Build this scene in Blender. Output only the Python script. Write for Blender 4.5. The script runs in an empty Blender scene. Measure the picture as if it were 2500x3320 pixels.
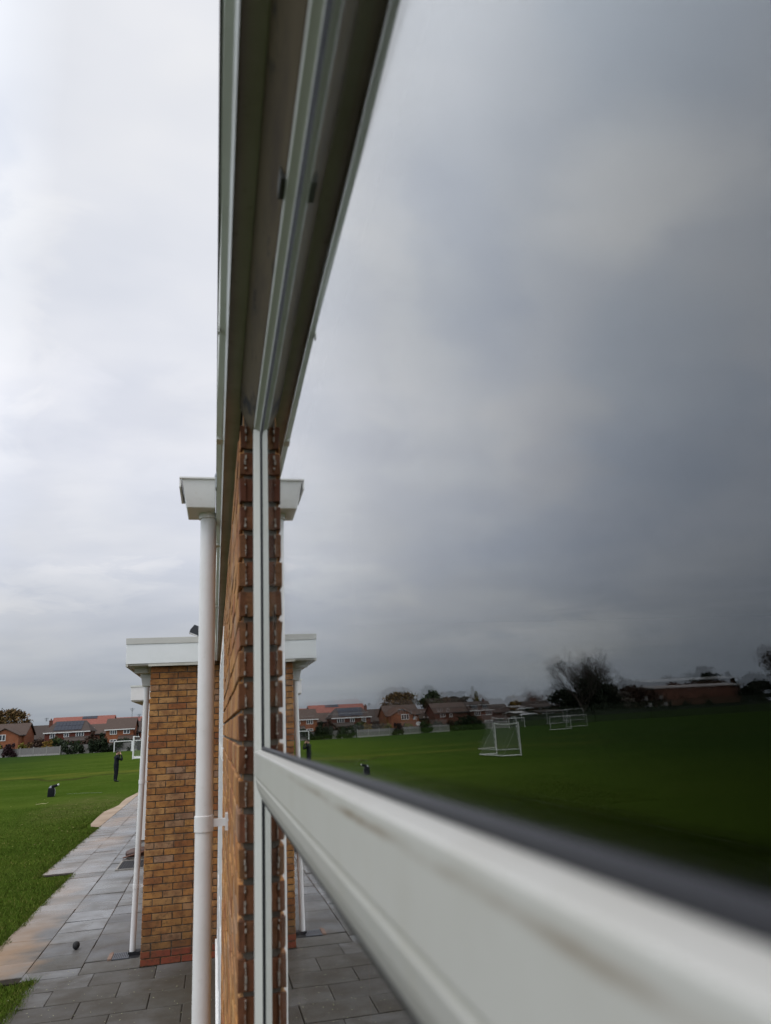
import bpy, bmesh, math, random
import numpy as np
from mathutils import Vector, Matrix, noise as mnoise
R = math.radians
rnd = random.Random(7)
scene = bpy.context.scene
C = scene.collection
H = 2.5                                   # eye height above the paving

# ------------------------------------------------------------------ materials
def mat(name, col=(.5, .5, .5), rough=.6, spec=.5, metal=0.0):
    m = bpy.data.materials.new(name); m.use_nodes = True
    b = m.node_tree.nodes['Principled BSDF']
    b.inputs['Base Color'].default_value = (*col, 1); b.inputs['Roughness'].default_value = rough
    b.inputs['Specular IOR Level'].default_value = spec; b.inputs['Metallic'].default_value = metal
    return m
class NT:
    """small node helper"""
    def __init__(s, m):
        s.t = m.node_tree; s.b = s.t.nodes.get('Principled BSDF')
    def n(s, kind, **kw):
        x = s.t.nodes.new(kind)
        for k, v in kw.items(): setattr(x, k, v)
        return x
    def l(s, a, b): s.t.links.new(a, b)
    def pos(s):
        return s.n('ShaderNodeNewGeometry').outputs['Position']
    def noise(s, scale, detail=4, rough=.55, vec=None, stretch=None, dist=0):
        x = s.n('ShaderNodeTexNoise'); x.inputs['Scale'].default_value = scale
        x.inputs['Detail'].default_value = detail; x.inputs['Roughness'].default_value = rough
        x.inputs['Distortion'].default_value = dist
        v = vec or s.pos()
        if stretch:
            mp = s.n('ShaderNodeMapping'); mp.inputs['Scale'].default_value = stretch
            s.l(v, mp.inputs['Vector']); v = mp.outputs[0]
        s.l(v, x.inputs['Vector'])
        return x.outputs['Fac']
    def ramp(s, fac, stops, interp='LINEAR'):
        r = s.n('ShaderNodeValToRGB'); e = r.color_ramp.elements; r.color_ramp.interpolation = interp
        while len(e) < len(stops): e.new(.5)
        for i, (p, c) in enumerate(stops):
            e[i].position = p; e[i].color = (*c, 1) if len(c) == 3 else c
        s.l(fac, r.inputs[0]); return r.outputs[0]
    def mix(s, fac, a, b, blend='MIX'):
        x = s.n('ShaderNodeMix', data_type='RGBA', blend_type=blend)
        for i, v in ((0, fac), (6, a), (7, b)):
            if hasattr(v, 'is_linked'): s.l(v, x.inputs[i])
            elif isinstance(v, (int, float)): x.inputs[i].default_value = v
            else: x.inputs[i].default_value = (*v, 1)
        return x.outputs[2]
    def math(s, op, a, b=0.0, clamp=False):
        x = s.n('ShaderNodeMath', operation=op, use_clamp=clamp)
        for i, v in ((0, a), (1, b)):
            if hasattr(v, 'is_linked'): s.l(v, x.inputs[i])
            else: x.inputs[i].default_value = v
        return x.outputs[0]
    def maprange(s, v, a, b, c=0.0, d=1.0, smooth=True):
        x = s.n('ShaderNodeMapRange'); x.interpolation_type = 'SMOOTHSTEP' if smooth else 'LINEAR'
        s.l(v, x.inputs[0])
        for i, q in enumerate((a, b, c, d)): x.inputs[1 + i].default_value = q
        return x.outputs[0]
    def color(s, sock): s.l(sock, s.b.inputs['Base Color'])
    def rough(s, sock): s.l(sock, s.b.inputs['Roughness'])
    def bump(s, h, strength=.3, dist=.01):
        x = s.n('ShaderNodeBump'); x.inputs['Strength'].default_value = strength
        x.inputs['Distance'].default_value = dist; s.l(h, x.inputs['Height'])
        s.l(x.outputs[0], s.b.inputs['Normal'])
    def island(s):
        return s.n('ShaderNodeNewGeometry').outputs['Random Per Island']
    def sep(s, v):
        x = s.n('ShaderNodeSeparateXYZ'); s.l(v, x.inputs[0]); return x.outputs

def noisy(name, c0, c1, scale=6, rough=.7, bump=.15, dist=.01, spec=.4, detail=5, stretch=None):
    m = mat(name, c0, rough, spec); t = NT(m)
    n = t.noise(scale, detail, stretch=stretch)
    t.color(t.ramp(n, [(.3, c0), (.7, c1)]))
    if bump: t.bump(n, bump, dist)
    return m
def brick_island(name, cols, bump=.5):
    m = mat(name, cols[0], .85, .25); t = NT(m)
    k = t.ramp(t.island(), [(i / max(1, len(cols) - 1), c) for i, c in enumerate(cols)])
    n = t.noise(26, 6, .65); n2 = t.noise(9, 3, .5)
    k = t.mix(t.ramp(n2, [(.42, (0, 0, 0)), (.72, (.75, .75, .75))]), k, (.17, .065, .03))
    k = t.mix(t.ramp(n, [(.35, (.55, .55, .55)), (.5, (0, 0, 0))]), k, (.07, .04, .024))
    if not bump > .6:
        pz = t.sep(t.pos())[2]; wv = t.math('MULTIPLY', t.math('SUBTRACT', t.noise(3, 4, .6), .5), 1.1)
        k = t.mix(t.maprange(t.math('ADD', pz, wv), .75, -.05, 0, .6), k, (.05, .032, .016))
        k = t.mix(t.ramp(t.noise(2.1, 4, .6), [(.55, (0, 0, 0)), (.75, (.4,) * 3)]), k, (.10, .065, .04))
    t.color(k); t.bump(t.noise(70, 5, .7), bump, .004)
    return m
def brick_tex(name, a, b, mortar, size=(.225, .075)):
    m = mat(name, a, .88, .2); t = NT(m)
    p = t.sep(t.pos()); cmb = t.n('ShaderNodeCombineXYZ')
    t.l(t.math('ADD', p[0], p[1]), cmb.inputs[0]); t.l(p[2], cmb.inputs[1])
    x = t.n('ShaderNodeTexBrick'); t.l(cmb.outputs[0], x.inputs['Vector'])
    x.inputs['Color1'].default_value = (*a, 1); x.inputs['Color2'].default_value = (*b, 1)
    x.inputs['Mortar'].default_value = (*mortar, 1); x.inputs['Scale'].default_value = 1
    x.inputs['Brick Width'].default_value = size[0]; x.inputs['Row Height'].default_value = size[1]
    x.inputs['Mortar Size'].default_value = .006
    k = t.mix(t.ramp(t.noise(1.3, 4), [(.4, (0, 0, 0)), (.75, (.5, .5, .5))]), x.outputs['Color'], (a[0] * .55, a[1] * .5, a[2] * .5))
    t.color(k); t.bump(x.outputs['Fac'], -.3, .006)
    return m
def foliage(name, dark, light, extra=None):
    m = mat(name, dark, .7, .25); t = NT(m)
    st = [(0, dark), (.55, [(a + b) / 2 for a, b in zip(dark, light)]), (1, light)]
    if extra: st.append((1, extra)); st[2] = (.8, light)
    k = t.ramp(t.island(), st)
    k = t.mix(t.ramp(t.noise(.7, 3), [(.35, (.6, .6, .6)), (.6, (0, 0, 0))]), k, [v * .55 for v in dark])
    t.color(k)
    return m

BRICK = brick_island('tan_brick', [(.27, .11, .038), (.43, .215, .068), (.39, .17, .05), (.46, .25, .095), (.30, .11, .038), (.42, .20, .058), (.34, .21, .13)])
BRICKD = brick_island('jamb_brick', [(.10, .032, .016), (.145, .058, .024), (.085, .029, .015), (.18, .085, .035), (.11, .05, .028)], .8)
REDB = brick_island('red_plinth_brick', [(.2, .05, .028), (.24, .062, .034), (.17, .045, .026)], .65)
MORTAR = noisy('mortar', (.10, .082, .064), (.18, .15, .118), 30, .95, .5, .004, .1)
MORTARL = noisy('pale_mortar', (.20, .17, .14), (.40, .36, .31), 60, .95, .5, .003, .1)
MOSS = noisy('mossy_mortar', (.035, .035, .024), (.09, .085, .06), 40, 1, .5, .004, .1)
WALLTEX = brick_tex('tan_brick_wall', (.33, .15, .055), (.24, .095, .038), (.11, .09, .07))
REDTEX = brick_tex('red_brick_wall', (.25, .068, .033), (.2, .052, .03), (.2, .12, .085))
BRNTEX = brick_tex('brown_brick_wall', (.16, .055, .033), (.12, .042, .027), (.13, .085, .065))
def upvc(name, col, dirt, amt=.35, rough=.35):
    m = mat(name, col, rough, .45); t = NT(m)
    n = t.noise(5, 6, .6); n2 = t.noise(40, 3)
    k = t.mix(t.ramp(n, [(.45, (0, 0, 0)), (.8, (amt,) * 3)]), col, dirt)
    k = t.mix(t.ramp(n2, [(.62, (0, 0, 0)), (.8, (amt,) * 3)]), k, dirt)
    t.color(k); t.rough(t.ramp(n, [(.3, (rough,) * 3), (.8, (rough + .25,) * 3)]))
    return m
WHITE = upvc('white_plastic', (.72, .71, .69), (.5, .47, .4), .25)
PIPE = upvc('white_pipe_plastic', (.70, .685, .67), (.46, .42, .37), .3, .3)
FRAMEW = upvc('window_frame_paint', (.54, .535, .49), (.42, .41, .33), .3, .38)
SOFF = upvc('soffit_board', (.52, .50, .44), (.27, .25, .18), .5, .6)
FASC = upvc('fascia_plastic', (.62, .63, .58), (.35, .35, .28), .35, .4)
RUBBER = mat('rubber_gasket', (.02, .0195, .024), .5, .35)
BLACKR = mat('black_rubber', (.012, .012, .014), .6, .3)
def headboard():
    m = mat('stained_timber', (.09, .062, .04), .85, .2); t = NT(m)
    n = t.noise(7, 6, .65, stretch=(2.5, .5, 2.5)); n2 = t.noise(5, 4, .6, stretch=(3, 1.2, 3))
    k = t.ramp(n, [(.3, (.05, .034, .021)), (.55, (.092, .068, .034)), (.8, (.075, .056, .040))])
    k = t.mix(t.ramp(n2, [(.58, (0, 0, 0)), (.68, (.95,) * 3)]), k, (.012, .01, .008))
    t.color(k); t.bump(n, .4, .004); return m
HEAD = headboard()
def railmat():
    m = mat('rail_paint', (.69, .685, .65), .36, .45); t = NT(m)
    p = t.sep(t.pos())
    wob = t.math('MULTIPLY', t.math('SUBTRACT', t.noise(9, 3), .5), .006)
    band = t.math('ABSOLUTE', t.math('ADD', t.math('SUBTRACT', p[2], H - .0592), wob))
    k = t.math('MULTIPLY', t.maprange(band, .0, .0042, 1, 0), t.ramp(t.noise(6, 5, .65, stretch=(1, 1, 6)), [(.38, (0, 0, 0)), (.62, (1, 1, 1))]))
    yfade = t.maprange(p[1], 1.2, .5, 0.1, 1)
    k = t.math('MULTIPLY', k, yfade)
    b2 = t.maprange(t.math('ABSOLUTE', t.math('SUBTRACT', p[2], H - .1045)), .0, .003, .35, 0)
    c = t.mix(t.ramp(t.noise(14, 5, .6), [(.5, (0, 0, 0)), (.8, (.25,) * 3)]), (.50, .485, .45), (.36, .335, .28))
    c = t.mix(k, c, (.20, .14, .09)); c = t.mix(b2, c, (.3, .29, .2))
    st_ = t.noise(38, 3, .6, stretch=(1, 1, .06)); zf = t.maprange(p[2], H - .102, H - .056, .5, .0)
    c = t.mix(t.math('MULTIPLY', t.ramp(st_, [(.56, (0, 0, 0)), (.72, (1, 1, 1))]), zf), c, (.42, .39, .31))
    c = t.mix(t.ramp(t.noise(240, 2), [(.66, (0, 0, 0)), (.74, (.35,) * 3)]), c, (.3, .28, .22))
    t.color(c); return m
RAIL = railmat()
def glass():
    m = bpy.data.materials.new('window_glass'); m.use_nodes = True; t = m.node_tree
    t.nodes.remove(t.nodes['Principled BSDF']); g = t.nodes.new('ShaderNodeBsdfGlass')
    g.inputs['Roughness'].default_value = 0; g.inputs['IOR'].default_value = 1.385
    g.inputs['Color'].default_value = (.985, .99, .99, 1)
    t.links.new(g.outputs[0], t.nodes['Material Output'].inputs[0]); return m
GLASS = glass()
PANE = mat('far_window_glass', (.03, .035, .042), .08, .6)
ROOM = noisy('room_plaster', (.10, .10, .10), (.13, .13, .125), 3, .9, 0)
METALD = mat('dark_metal', (.03, .032, .036), .5, .5, .4)
TILE = noisy('brown_roof_tiles', (.055, .037, .03), (.082, .058, .047), 3, .85, .2, .02, .2, stretch=(1, 1, 5))
TILED = noisy('dark_roof_tiles', (.042, .032, .028), (.065, .05, .043), 3, .85, .2, .02, .2, stretch=(1, 1, 5))
TILER = noisy('red_roof_tiles', (.17, .06, .045), (.23, .085, .065), 2, .85, .2, .02, .2)
SOLAR = mat('solar_glass', (.012, .016, .028), .4, .2)
GREYR = noisy('pale_roof_sheet', (.3, .29, .28), (.38, .37, .36), 1, .6, 0)
GOALW = noisy('goal_paint', (.75, .75, .74), (.62, .62, .6), 8, .4, 0)
def netmat():
    m = bpy.data.materials.new('goal_net'); m.use_nodes = True; t = NT(m)
    b = t.b; b.inputs['Base Color'].default_value = (.6, .6, .6, 1)
    b.inputs['Alpha'].default_value = .06; b.inputs['Roughness'].default_value = .9; return m
NET = netmat()

# ------------------------------------------------------------------ mesh helpers
class MB:
    def __init__(s): s.v = []; s.f = []; s.m = []
    def add(s, vs, fs, mi=0):
        o = len(s.v); s.v += [tuple(q) for q in vs]; s.f += [[o + i for i in f] for f in fs]; s.m += [mi] * len(fs)
    def box(s, x0, x1, y0, y1, z0, z1, mi=0, jit=0):
        vs = [(x, y, z) for x in (x0, x1) for y in (y0, y1) for z in (z0, z1)]
        if jit: vs = [tuple(c + rnd.uniform(-jit, jit) for c in q) for q in vs]
        s.add(vs, [(0, 1, 3, 2), (4, 6, 7, 5), (0, 4, 5, 1), (2, 3, 7, 6), (0, 2, 6, 4), (1, 5, 7, 3)], mi)
    def prism(s, prof, axis, a, b, mi=0):
        """closed profile (list of 2-D points) swept from a to b along axis"""
        n = len(prof); vs = []
        for t in (a, b):
            for p, q in prof:
                vs.append({'x': (t, p, q), 'y': (p, t, q), 'z': (p, q, t)}[axis])
        fs = [tuple(range(n))[::-1], tuple(range(n, 2 * n))] + [(i, (i + 1) % n, n + (i + 1) % n, n + i) for i in range(n)]
        s.add(vs, fs, mi)
    def tube(s, pts, rad, n=10, mi=0, cap=True):
        pts = [Vector(p) for p in pts]; rad = rad if isinstance(rad, (list, tuple)) else [rad] * len(pts)
        vs = []; up = None
        for i, p in enumerate(pts):
            d = (pts[min(i + 1, len(pts) - 1)] - pts[max(i - 1, 0)]).normalized()
            if up is None:
                up = d.orthogonal().normalized()
            u = (up - d * up.dot(d)).normalized(); up = u; w = d.cross(u)
            vs += [tuple(p + (u * math.cos(2 * math.pi * k / n) + w * math.sin(2 * math.pi * k / n)) * rad[i]) for k in range(n)]
        fs = []
        for i in range(len(pts) - 1):
            for k in range(n):
                fs.append((i * n + k, i * n + (k + 1) % n, (i + 1) * n + (k + 1) % n, (i + 1) * n + k))
        if cap: fs += [tuple(range(n))[::-1], tuple(range((len(pts) - 1) * n, len(pts) * n))]
        s.add(vs, fs, mi)
    def quad(s, a, b, c, d, mi=0): s.add([a, b, c, d], [(0, 1, 2, 3)], mi)
    def build(s, name, mats, parent=None, smooth=False, bevel=0, loc=None, seg=2, recalc=True):
        me = bpy.data.meshes.new(name); me.from_pydata(s.v, [], s.f)
        for m in (mats if isinstance(mats, (list, tuple)) else [mats]): me.materials.append(m)
        me.polygons.foreach_set('material_index', s.m)
        if bevel or recalc:
            bm = bmesh.new(); bm.from_mesh(me)
            if recalc: bmesh.ops.recalc_face_normals(bm, faces=bm.faces)
            if bevel: bmesh.ops.bevel(bm, geom=bm.edges[:], offset=bevel, segments=seg, affect='EDGES', profile=.6, clamp_overlap=True)
            bm.to_mesh(me); bm.free()
        if smooth:
            me.polygons.foreach_set('use_smooth', [True] * len(me.polygons))
            try: me.set_sharp_from_angle(angle=R(40))
            except Exception: pass
        me.update()
        o = bpy.data.objects.new(name, me); C.objects.link(o)
        if parent: o.parent = parent
        if loc: o.location = loc
        return o
def tag(o, label, cat, group=None):
    o['label'] = label; o['category'] = cat
    if group: o['group'] = group
    return o
def thing(name, label, cat, loc=(0, 0, 0), rz=0, group=None):
    o = bpy.data.objects.new(name, None); C.objects.link(o); o.location = loc; o.rotation_euler = (0, 0, rz)
    o.empty_display_size = .2
    return tag(o, label, cat, group)
def kind(o, k): o['kind'] = k; return o

# ------------------------------------------------------------------ camera
yaw, pit, rol = 0.235843702, 0.279907254, -0.0544933968
cy, sy, cp, sp = math.cos(yaw), math.sin(yaw), math.cos(pit), math.sin(pit)
fw = Vector((sy * cp, cy * cp, sp)); ri = Vector((cy, -sy, 0)); up = ri.cross(fw)
r2 = ri * math.cos(rol) + up * math.sin(rol); u2 = up * math.cos(rol) - ri * math.sin(rol)
cam = bpy.data.cameras.new('camera'); co = bpy.data.objects.new('camera', cam); C.objects.link(co)
M = Matrix(((r2.x, u2.x, -fw.x, 0), (r2.y, u2.y, -fw.y, 0), (r2.z, u2.z, -fw.z, H), (0, 0, 0, 1)))
co.matrix_world = M
cam.sensor_fit = 'VERTICAL'; cam.sensor_height = 36; cam.lens = 2371.1 / 3320 * 36
cam.clip_start = .01; cam.clip_end = 6000
cam.dof.use_dof = True; cam.dof.focus_distance = 9.0; cam.dof.aperture_fstop = cam.lens / 6.0
scene.camera = co

# ------------------------------------------------------------------ world and sun
SUN_EL, SUN_AZ = R(54), R(238)           # behind the camera, to the left; azimuth clockwise from +Y
w = bpy.data.worlds.new('World'); scene.world = w; w.use_nodes = True
t = NT(w); bg = w.node_tree.nodes['Background']; bg.inputs['Strength'].default_value = .1
sky = t.n('ShaderNodeTexSky', sky_type='NISHITA'); sky.sun_disc = False
sky.sun_elevation = SUN_EL; sky.sun_rotation = SUN_AZ; sky.air_density = 1.5; sky.dust_density = 3
gen = t.n('ShaderNodeTexCoord').outputs['Generated']; d = t.sep(gen)
zc = t.math('ADD', t.math('MAXIMUM', d[2], 0.0), .16)
cv = t.n('ShaderNodeCombineXYZ'); t.l(t.math('DIVIDE', d[0], zc), cv.inputs[0]); t.l(t.math('DIVIDE', d[1], zc), cv.inputs[1])
n1 = t.noise(.85, 5, .5, vec=cv.outputs[0], dist=.4); n2 = t.noise(2.6, 4, .5, vec=cv.outputs[0], stretch=(.55, 1.0, 1))
grad = t.ramp(d[2], [(0, (.325, .362, .405)), (.055, (.405, .438, .485)), (.13, (.54, .565, .62)), (.21, (.68, .705, .775)), (.34, (.785, .805, .875)), (.6, (.825, .84, .885)), (.8, (.86, .87, .90)), (1, (1.7, 1.7, 1.7))])
amp = t.ramp(n1, [(.30, (.86, .88, .92)), (.5, (.985, .987, 1.0)), (.68, (1.09, 1.07, 1.035))])
amp2 = t.ramp(n2, [(.3, (.93, .94, .955)), (.7, (1.07, 1.06, 1.04))])
cl = t.mix(1.0, t.mix(1.0, grad, amp, 'MULTIPLY'), amp2, 'MULTIPLY')
az = t.math('MULTIPLY', t.math('ARCTAN2', d[0], d[1]), 180 / math.pi); el = t.math('MULTIPLY', t.math('ARCSINE', d[2]), 180 / math.pi)
wz = t.math('MULTIPLY', t.math('SUBTRACT', t.noise(2.2, 4, .55, vec=cv.outputs[0]), .5), 14)
azw = t.math('ADD', az, t.math('MULTIPLY', wz, .35)); wq = t.math('MULTIPLY', t.math('SUBTRACT', t.noise(4.5, 5, .6, vec=cv.outputs[0], dist=.6), .5), 13)
azb = t.math('ADD', t.math('ADD', az, t.math('MULTIPLY', wz, .8)), wq); elw = t.math('ADD', t.math('ADD', el, t.math('MULTIPLY', wz, .35)), t.math('MULTIPLY', wq, .45))
# the cloud layer: brightened further left to lift its reflection in the glass, with a few pale rents
cl = t.mix(1.0, cl, t.ramp(t.maprange(azw, -60, 0, 0, 1, False), [(0, (1.75, 1.82, 1.90)), (.18, (1.75, 1.82, 1.90)), (.30, (1.62, 1.68, 1.74)), (.45, (1.48, 1.52, 1.56)), (.60, (1.34, 1.36, 1.38)), (.70, (1.10, 1.11, 1.12)), (.77, (1.0, 1.0, 1.0)), (1, (1.0, 1.0, 1.0))]), 'MULTIPLY')
for a0, e0, ra, re, c in ((-17.5, 31, 4, 5, (1.10, 1.085, 1.05)), (-20, 20.5, 4.5, 3.2, (1.14, 1.12, 1.08)), (-38, 36, 7, 3.6, (1.24, 1.20, 1.14)), (-22, 34, 3.2, 6, (.88, .90, .935)), (-10.5, 10.6, 4.5, 1.6, (1.13, 1.11, 1.07)), (-36, 22, 6, 7, (.90, .93, .96)),
                          (-27.5, 5.4, 7, 1.2, (1.2, 1.17, 1.12)), (-28, 11, 6, 3, (.88, .90, .93)), (-43, 47, 8, 7, (.90, .93, .96)), (-27, 20, 4, 4, (1.10, 1.07, 1.03)), (-15, 24, 4, 2.2, (1.05, 1.045, 1.04)), (-8, 17, 4, 2.2, (1.05, 1.045, 1.035)), (-6, 24, 5, 2.5, (.95, .955, .97))):
    u_ = t.math('DIVIDE', t.math('SUBTRACT', azb, a0), ra); v_ = t.math('DIVIDE', t.math('SUBTRACT', elw, e0), re)
    q_ = t.math('ADD', t.math('MULTIPLY', u_, u_), t.math('MULTIPLY', v_, v_))
    cl = t.mix(t.maprange(q_, 0, 2.6, 1, 0), cl, t.mix(1.0, cl, c, 'MULTIPLY'))
back = t.maprange(d[1], .3, -.9, 1.0, 1.05)   # the cloud is thinner and brighter behind, where the sun is
cl10 = t.n('ShaderNodeVectorMath', operation='SCALE'); t.l(cl, cl10.inputs[0]); t.l(t.math('MULTIPLY', back, 10), cl10.inputs[3])
t.l(t.mix(.94, sky.outputs[0], cl10.outputs[0]), bg.inputs[0])
sl = bpy.data.lights.new('sun', 'SUN'); sl.energy = .8; sl.angle = R(35); sl.color = (1, .95, .88)
so = bpy.data.objects.new('sun', sl); C.objects.link(so)
sd = Vector((math.sin(SUN_AZ) * math.cos(SUN_EL), math.cos(SUN_AZ) * math.cos(SUN_EL), math.sin(SUN_EL)))
so.rotation_euler = sd.to_track_quat('Z', 'Y').to_euler()
scene.view_settings.view_transform = 'Standard'; scene.view_settings.look = 'None'; scene.view_settings.gamma = 1
scene.view_settings.exposure = 0.0
scene.render.engine = 'CYCLES'
cyc = scene.cycles; cyc.max_bounces = 14; cyc.transmission_bounces = 12; cyc.glossy_bounces = 6; cyc.diffuse_bounces = 3
cyc.transparent_max_bounces = 8
cyc.use_denoising = True; cyc.caustics_reflective = False; cyc.caustics_refractive = False
try: cyc.denoiser = 'OPENIMAGEDENOISE'
except Exception: pass

# ------------------------------------------------------------------ ground
def fieldmat():
    m = mat('mown_grass', (.05, .1, .012), .95, .0); t = NT(m); p = t.sep(t.pos())
    n = t.noise(.22, 7, .68); f = t.noise(5, 5, .7); s = t.noise(.12, 3, stretch=(.4, 1.6, 1))
    k = t.ramp(n, [(.3, (.033, .060, .007)), (.5, (.050, .081, .012)), (.72, (.072, .101, .019))])
    k = t.mix(t.ramp(f, [(.38, (.6,) * 3), (.6, (0, 0, 0))]), k, (.026, .042, .006))
    k = t.mix(t.ramp(s, [(.5, (0, 0, 0)), (.75, (.45,) * 3)]), k, (.066, .092, .014))
    wob = t.math('MULTIPLY', t.math('SUBTRACT', t.noise(.15, 3), .5), 10)
    for y0, hw, c, a in ((58.5, 3.2, (.105, .105, .02), .75), (55.6, .8, (.035, .028, .012), .8), (44, 5, (.03, .058, .006), .5), (100, 12, (.06, .088, .012), .5)):
        dy = t.math('ABSOLUTE', t.math('SUBTRACT', t.math('ADD', p[1], wob), y0))
        fac = t.math('MULTIPLY', t.maprange(dy, 0, hw, a, 0), t.ramp(t.noise(.5, 4), [(.3, (.2,) * 3), (.6, (1, 1, 1))]))
        k = t.mix(fac, k, c)
    wx = t.math('MULTIPLY', t.math('ADD', p[0], 4.9), .5); wy = t.math('MULTIPLY', t.math('SUBTRACT', p[1], 32.5), .16)
    r2_ = t.math('ADD', t.math('MULTIPLY', wx, wx), t.math('MULTIPLY', wy, wy))
    k = t.mix(t.math('MULTIPLY', t.maprange(r2_, .1, 1.2, .75, 0), t.ramp(t.noise(2, 4), [(.35, (.1,) * 3), (.65, (1, 1, 1))])), k, (.085, .085, .03))
    k = t.mix(t.maprange(t.math('ADD', p[0], wob), -8, -34, 0, .75), k, (.018, .036, .011))   # shade put into the grass colour far from the path, to darken its reflection
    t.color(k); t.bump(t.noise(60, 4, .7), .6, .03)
    return m
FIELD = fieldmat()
def ground_h(x, y):
    h = -.025
    if y > 20: h += .05 * mnoise.noise((x * .06, y * .06, 3)) * min(1, (y - 20) / 20)
    if x < -2 and y > 40:
        e = (y - 54.5 + 1.5 * mnoise.noise((x * .15, 0, 9)))
        h += .16 * (1 / (1 + math.exp(-e * 2.2))) * max(0, 1 - max(0, y - 56) / 60)
    return h
me = MB()
xs = [-3000, -1200, -500, -260, -180, -140, -110] + list(np.arange(-90, -30, 5.0)) + list(np.arange(-30, 8, 1.0)) + [12, 30, 80, 300, 1200, 3000]
ys = [-2000, -500, -100, -30, -10] + list(np.arange(-2, 80, 1.0)) + list(np.arange(80, 220, 5.0)) + [260, 400, 800, 1600, 4500]
vs = [(x, y, ground_h(x, y)) for y in ys for x in xs]; nx = len(xs)
me.add(vs, [(j * nx + i, j * nx + i + 1, (j + 1) * nx + i + 1, (j + 1) * nx + i) for j in range(len(ys) - 1) for i in range(nx - 1)])
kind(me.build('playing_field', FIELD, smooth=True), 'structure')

def pavemat():
    m = mat('wet_concrete_slab', (.15, .15, .155), .5, .5); t = NT(m); p = t.sep(t.pos())
    k = t.ramp(t.island(), [(0, (.075, .073, .068)), (.25, (.14, .137, .13)), (.5, (.105, .105, .108)), (.75, (.165, .163, .157)), (1, (.235, .24, .25))])
    n = t.noise(3, 6, .65); g = t.noise(60, 3, .6)
    k = t.mix(t.ramp(n, [(.42, (0, 0, 0)), (.66, (.7,) * 3)]), k, (.07, .058, .044))
    k = t.mix(t.ramp(g, [(.55, (0, 0, 0)), (.75, (.4,) * 3)]), k, (.3, .29, .25))
    # tan soil washed over the outer slabs beside the grass
    wob = t.math('MULTIPLY', t.math('SUBTRACT', t.noise(1.4, 4), .5), 1.2)
    edge = t.maprange(t.math('ADD', p[0], wob), -1.95, -2.45, 0, 1)
    far = t.ramp(t.noise(.55, 3, stretch=(1, .7, 1)), [(.42, (.05,) * 3), (.68, (.95,) * 3)])
    near = t.maprange(p[1], 14.5, 10.5, .2, 1.1)
    k = t.mix(t.math('MULTIPLY', t.math('MULTIPLY', edge, t.math('MAXIMUM', far, near)), .85), k, (.25, .165, .10))
    wall_dark = t.maprange(t.math('ADD', p[0], t.math('MULTIPLY', wob, .3)), -.75, -.25, 0, .65)   # darker tone on the slabs towards the wall
    k = t.mix(t.math('MULTIPLY', wall_dark, t.maprange(p[1], 10.2, 9.2, 0, 1)), k, (.05, .048, .034))
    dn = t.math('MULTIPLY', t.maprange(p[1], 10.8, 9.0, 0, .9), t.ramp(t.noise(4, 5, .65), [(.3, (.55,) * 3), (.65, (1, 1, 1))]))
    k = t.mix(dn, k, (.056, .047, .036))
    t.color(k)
    wet = t.ramp(t.noise(1.6, 4, .5), [(.35, (.12,) * 3), (.65, (.40,) * 3)])
    dry = t.maprange(p[1], 14, 9.2, 0, .3)
    t.l(t.maprange(p[1], 15.5, 9.4, .5, .10), t.b.inputs['Specular IOR Level'])
    t.rough(t.math('ADD', wet, dry, clamp=True)); t.bump(t.noise(45, 4, .6), .12, .004)
    return m
PAVE = pavemat(); SOIL = noisy('joint_soil', (.018, .015, .012), (.04, .033, .024), 20, .95, .3, .005, .1)
pv = MB()
pv.box(-1.93, .06, -4, 9.74, -.12, -.009, 1); pv.box(-2.66, .06, 9.74, 16.6, -.12, -.0093, 1); pv.box(-3.27, .06, 16.6, 40, -.12, -.0096, 1)
def slab(x0, x1, y0, y1, gy=.0038):
    g = .0038; z = rnd.uniform(-.002, .0025); tx, ty = rnd.uniform(-.0035, .0035), rnd.uniform(-.0035, .0035)
    j = lambda: rnd.uniform(-.0025, .0025)
    x0 += g + j(); x1 -= g + j(); y0 += gy + j(); y1 -= gy + j()
    q = [(x0, y0, z - tx - ty), (x1, y0, z + tx - ty), (x1, y1, z + tx + ty), (x0, y1, z - tx + ty)]
    b = .006; top = [(x0 + b, y0 + b, q[0][2]), (x1 - b, y0 + b, q[1][2]), (x1 - b, y1 - b, q[2][2]), (x0 + b, y1 - b, q[3][2])]
    mid = [(a[0], a[1], a[2] - .004) for a in q]; low = [(a[0], a[1], -.05) for a in q]
    vs = low + mid + top
    fs = [(8, 9, 10, 11)] + [(i, (i + 1) % 4, 4 + (i + 1) % 4, 4 + i) for i in range(4)] + [(4 + i, 4 + (i + 1) % 4, 8 + (i + 1) % 4, 8 + i) for i in range(4)]
    pv.add(vs, fs, 0)
# near paving: running bond rows 0.465 deep
yy, row = 9.735, 0
while yy > -3:
    off = -1.265 if row % 2 == 0 else -.935
    cuts = [-1.9 + rnd.uniform(-.02, .03)]
    x = off - .665 * 2
    while x < .05:
        if x > cuts[0] + .15: cuts.append(x)
        x += .665
    cuts.append(.053)
    for a, b in zip(cuts[:-1], cuts[1:]): slab(a, b, yy - .465, yy)
    yy -= .465; row += 1
def col(x0, x1, ya, yb, depths):
    y = ya; i = 0
    while y < yb - .05:
        dd = depths[i % len(depths)]; slab(x0, x1, y, min(yb, y + dd), .009); y += dd; i += 1
def drain_gap(x0, x1, y0, y1, ya, yb): pass
col(-1.44, -.79, 9.74, 40, [.45, .6, .66, .6, .52, .6])
col(-2.04, -1.44, 9.74, 40, [.27, .62, .6, .55, .61, .61, .63, .62, .47, .6])
col(-2.65, -2.04, 9.9, 40, [.6, .45, .6, .62, .5])
col(-3.25, -2.65, 16.74, 40, [.6, .62, .45])
pvo = kind(pv.build('pavement', [PAVE, SOIL]), 'structure')
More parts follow.
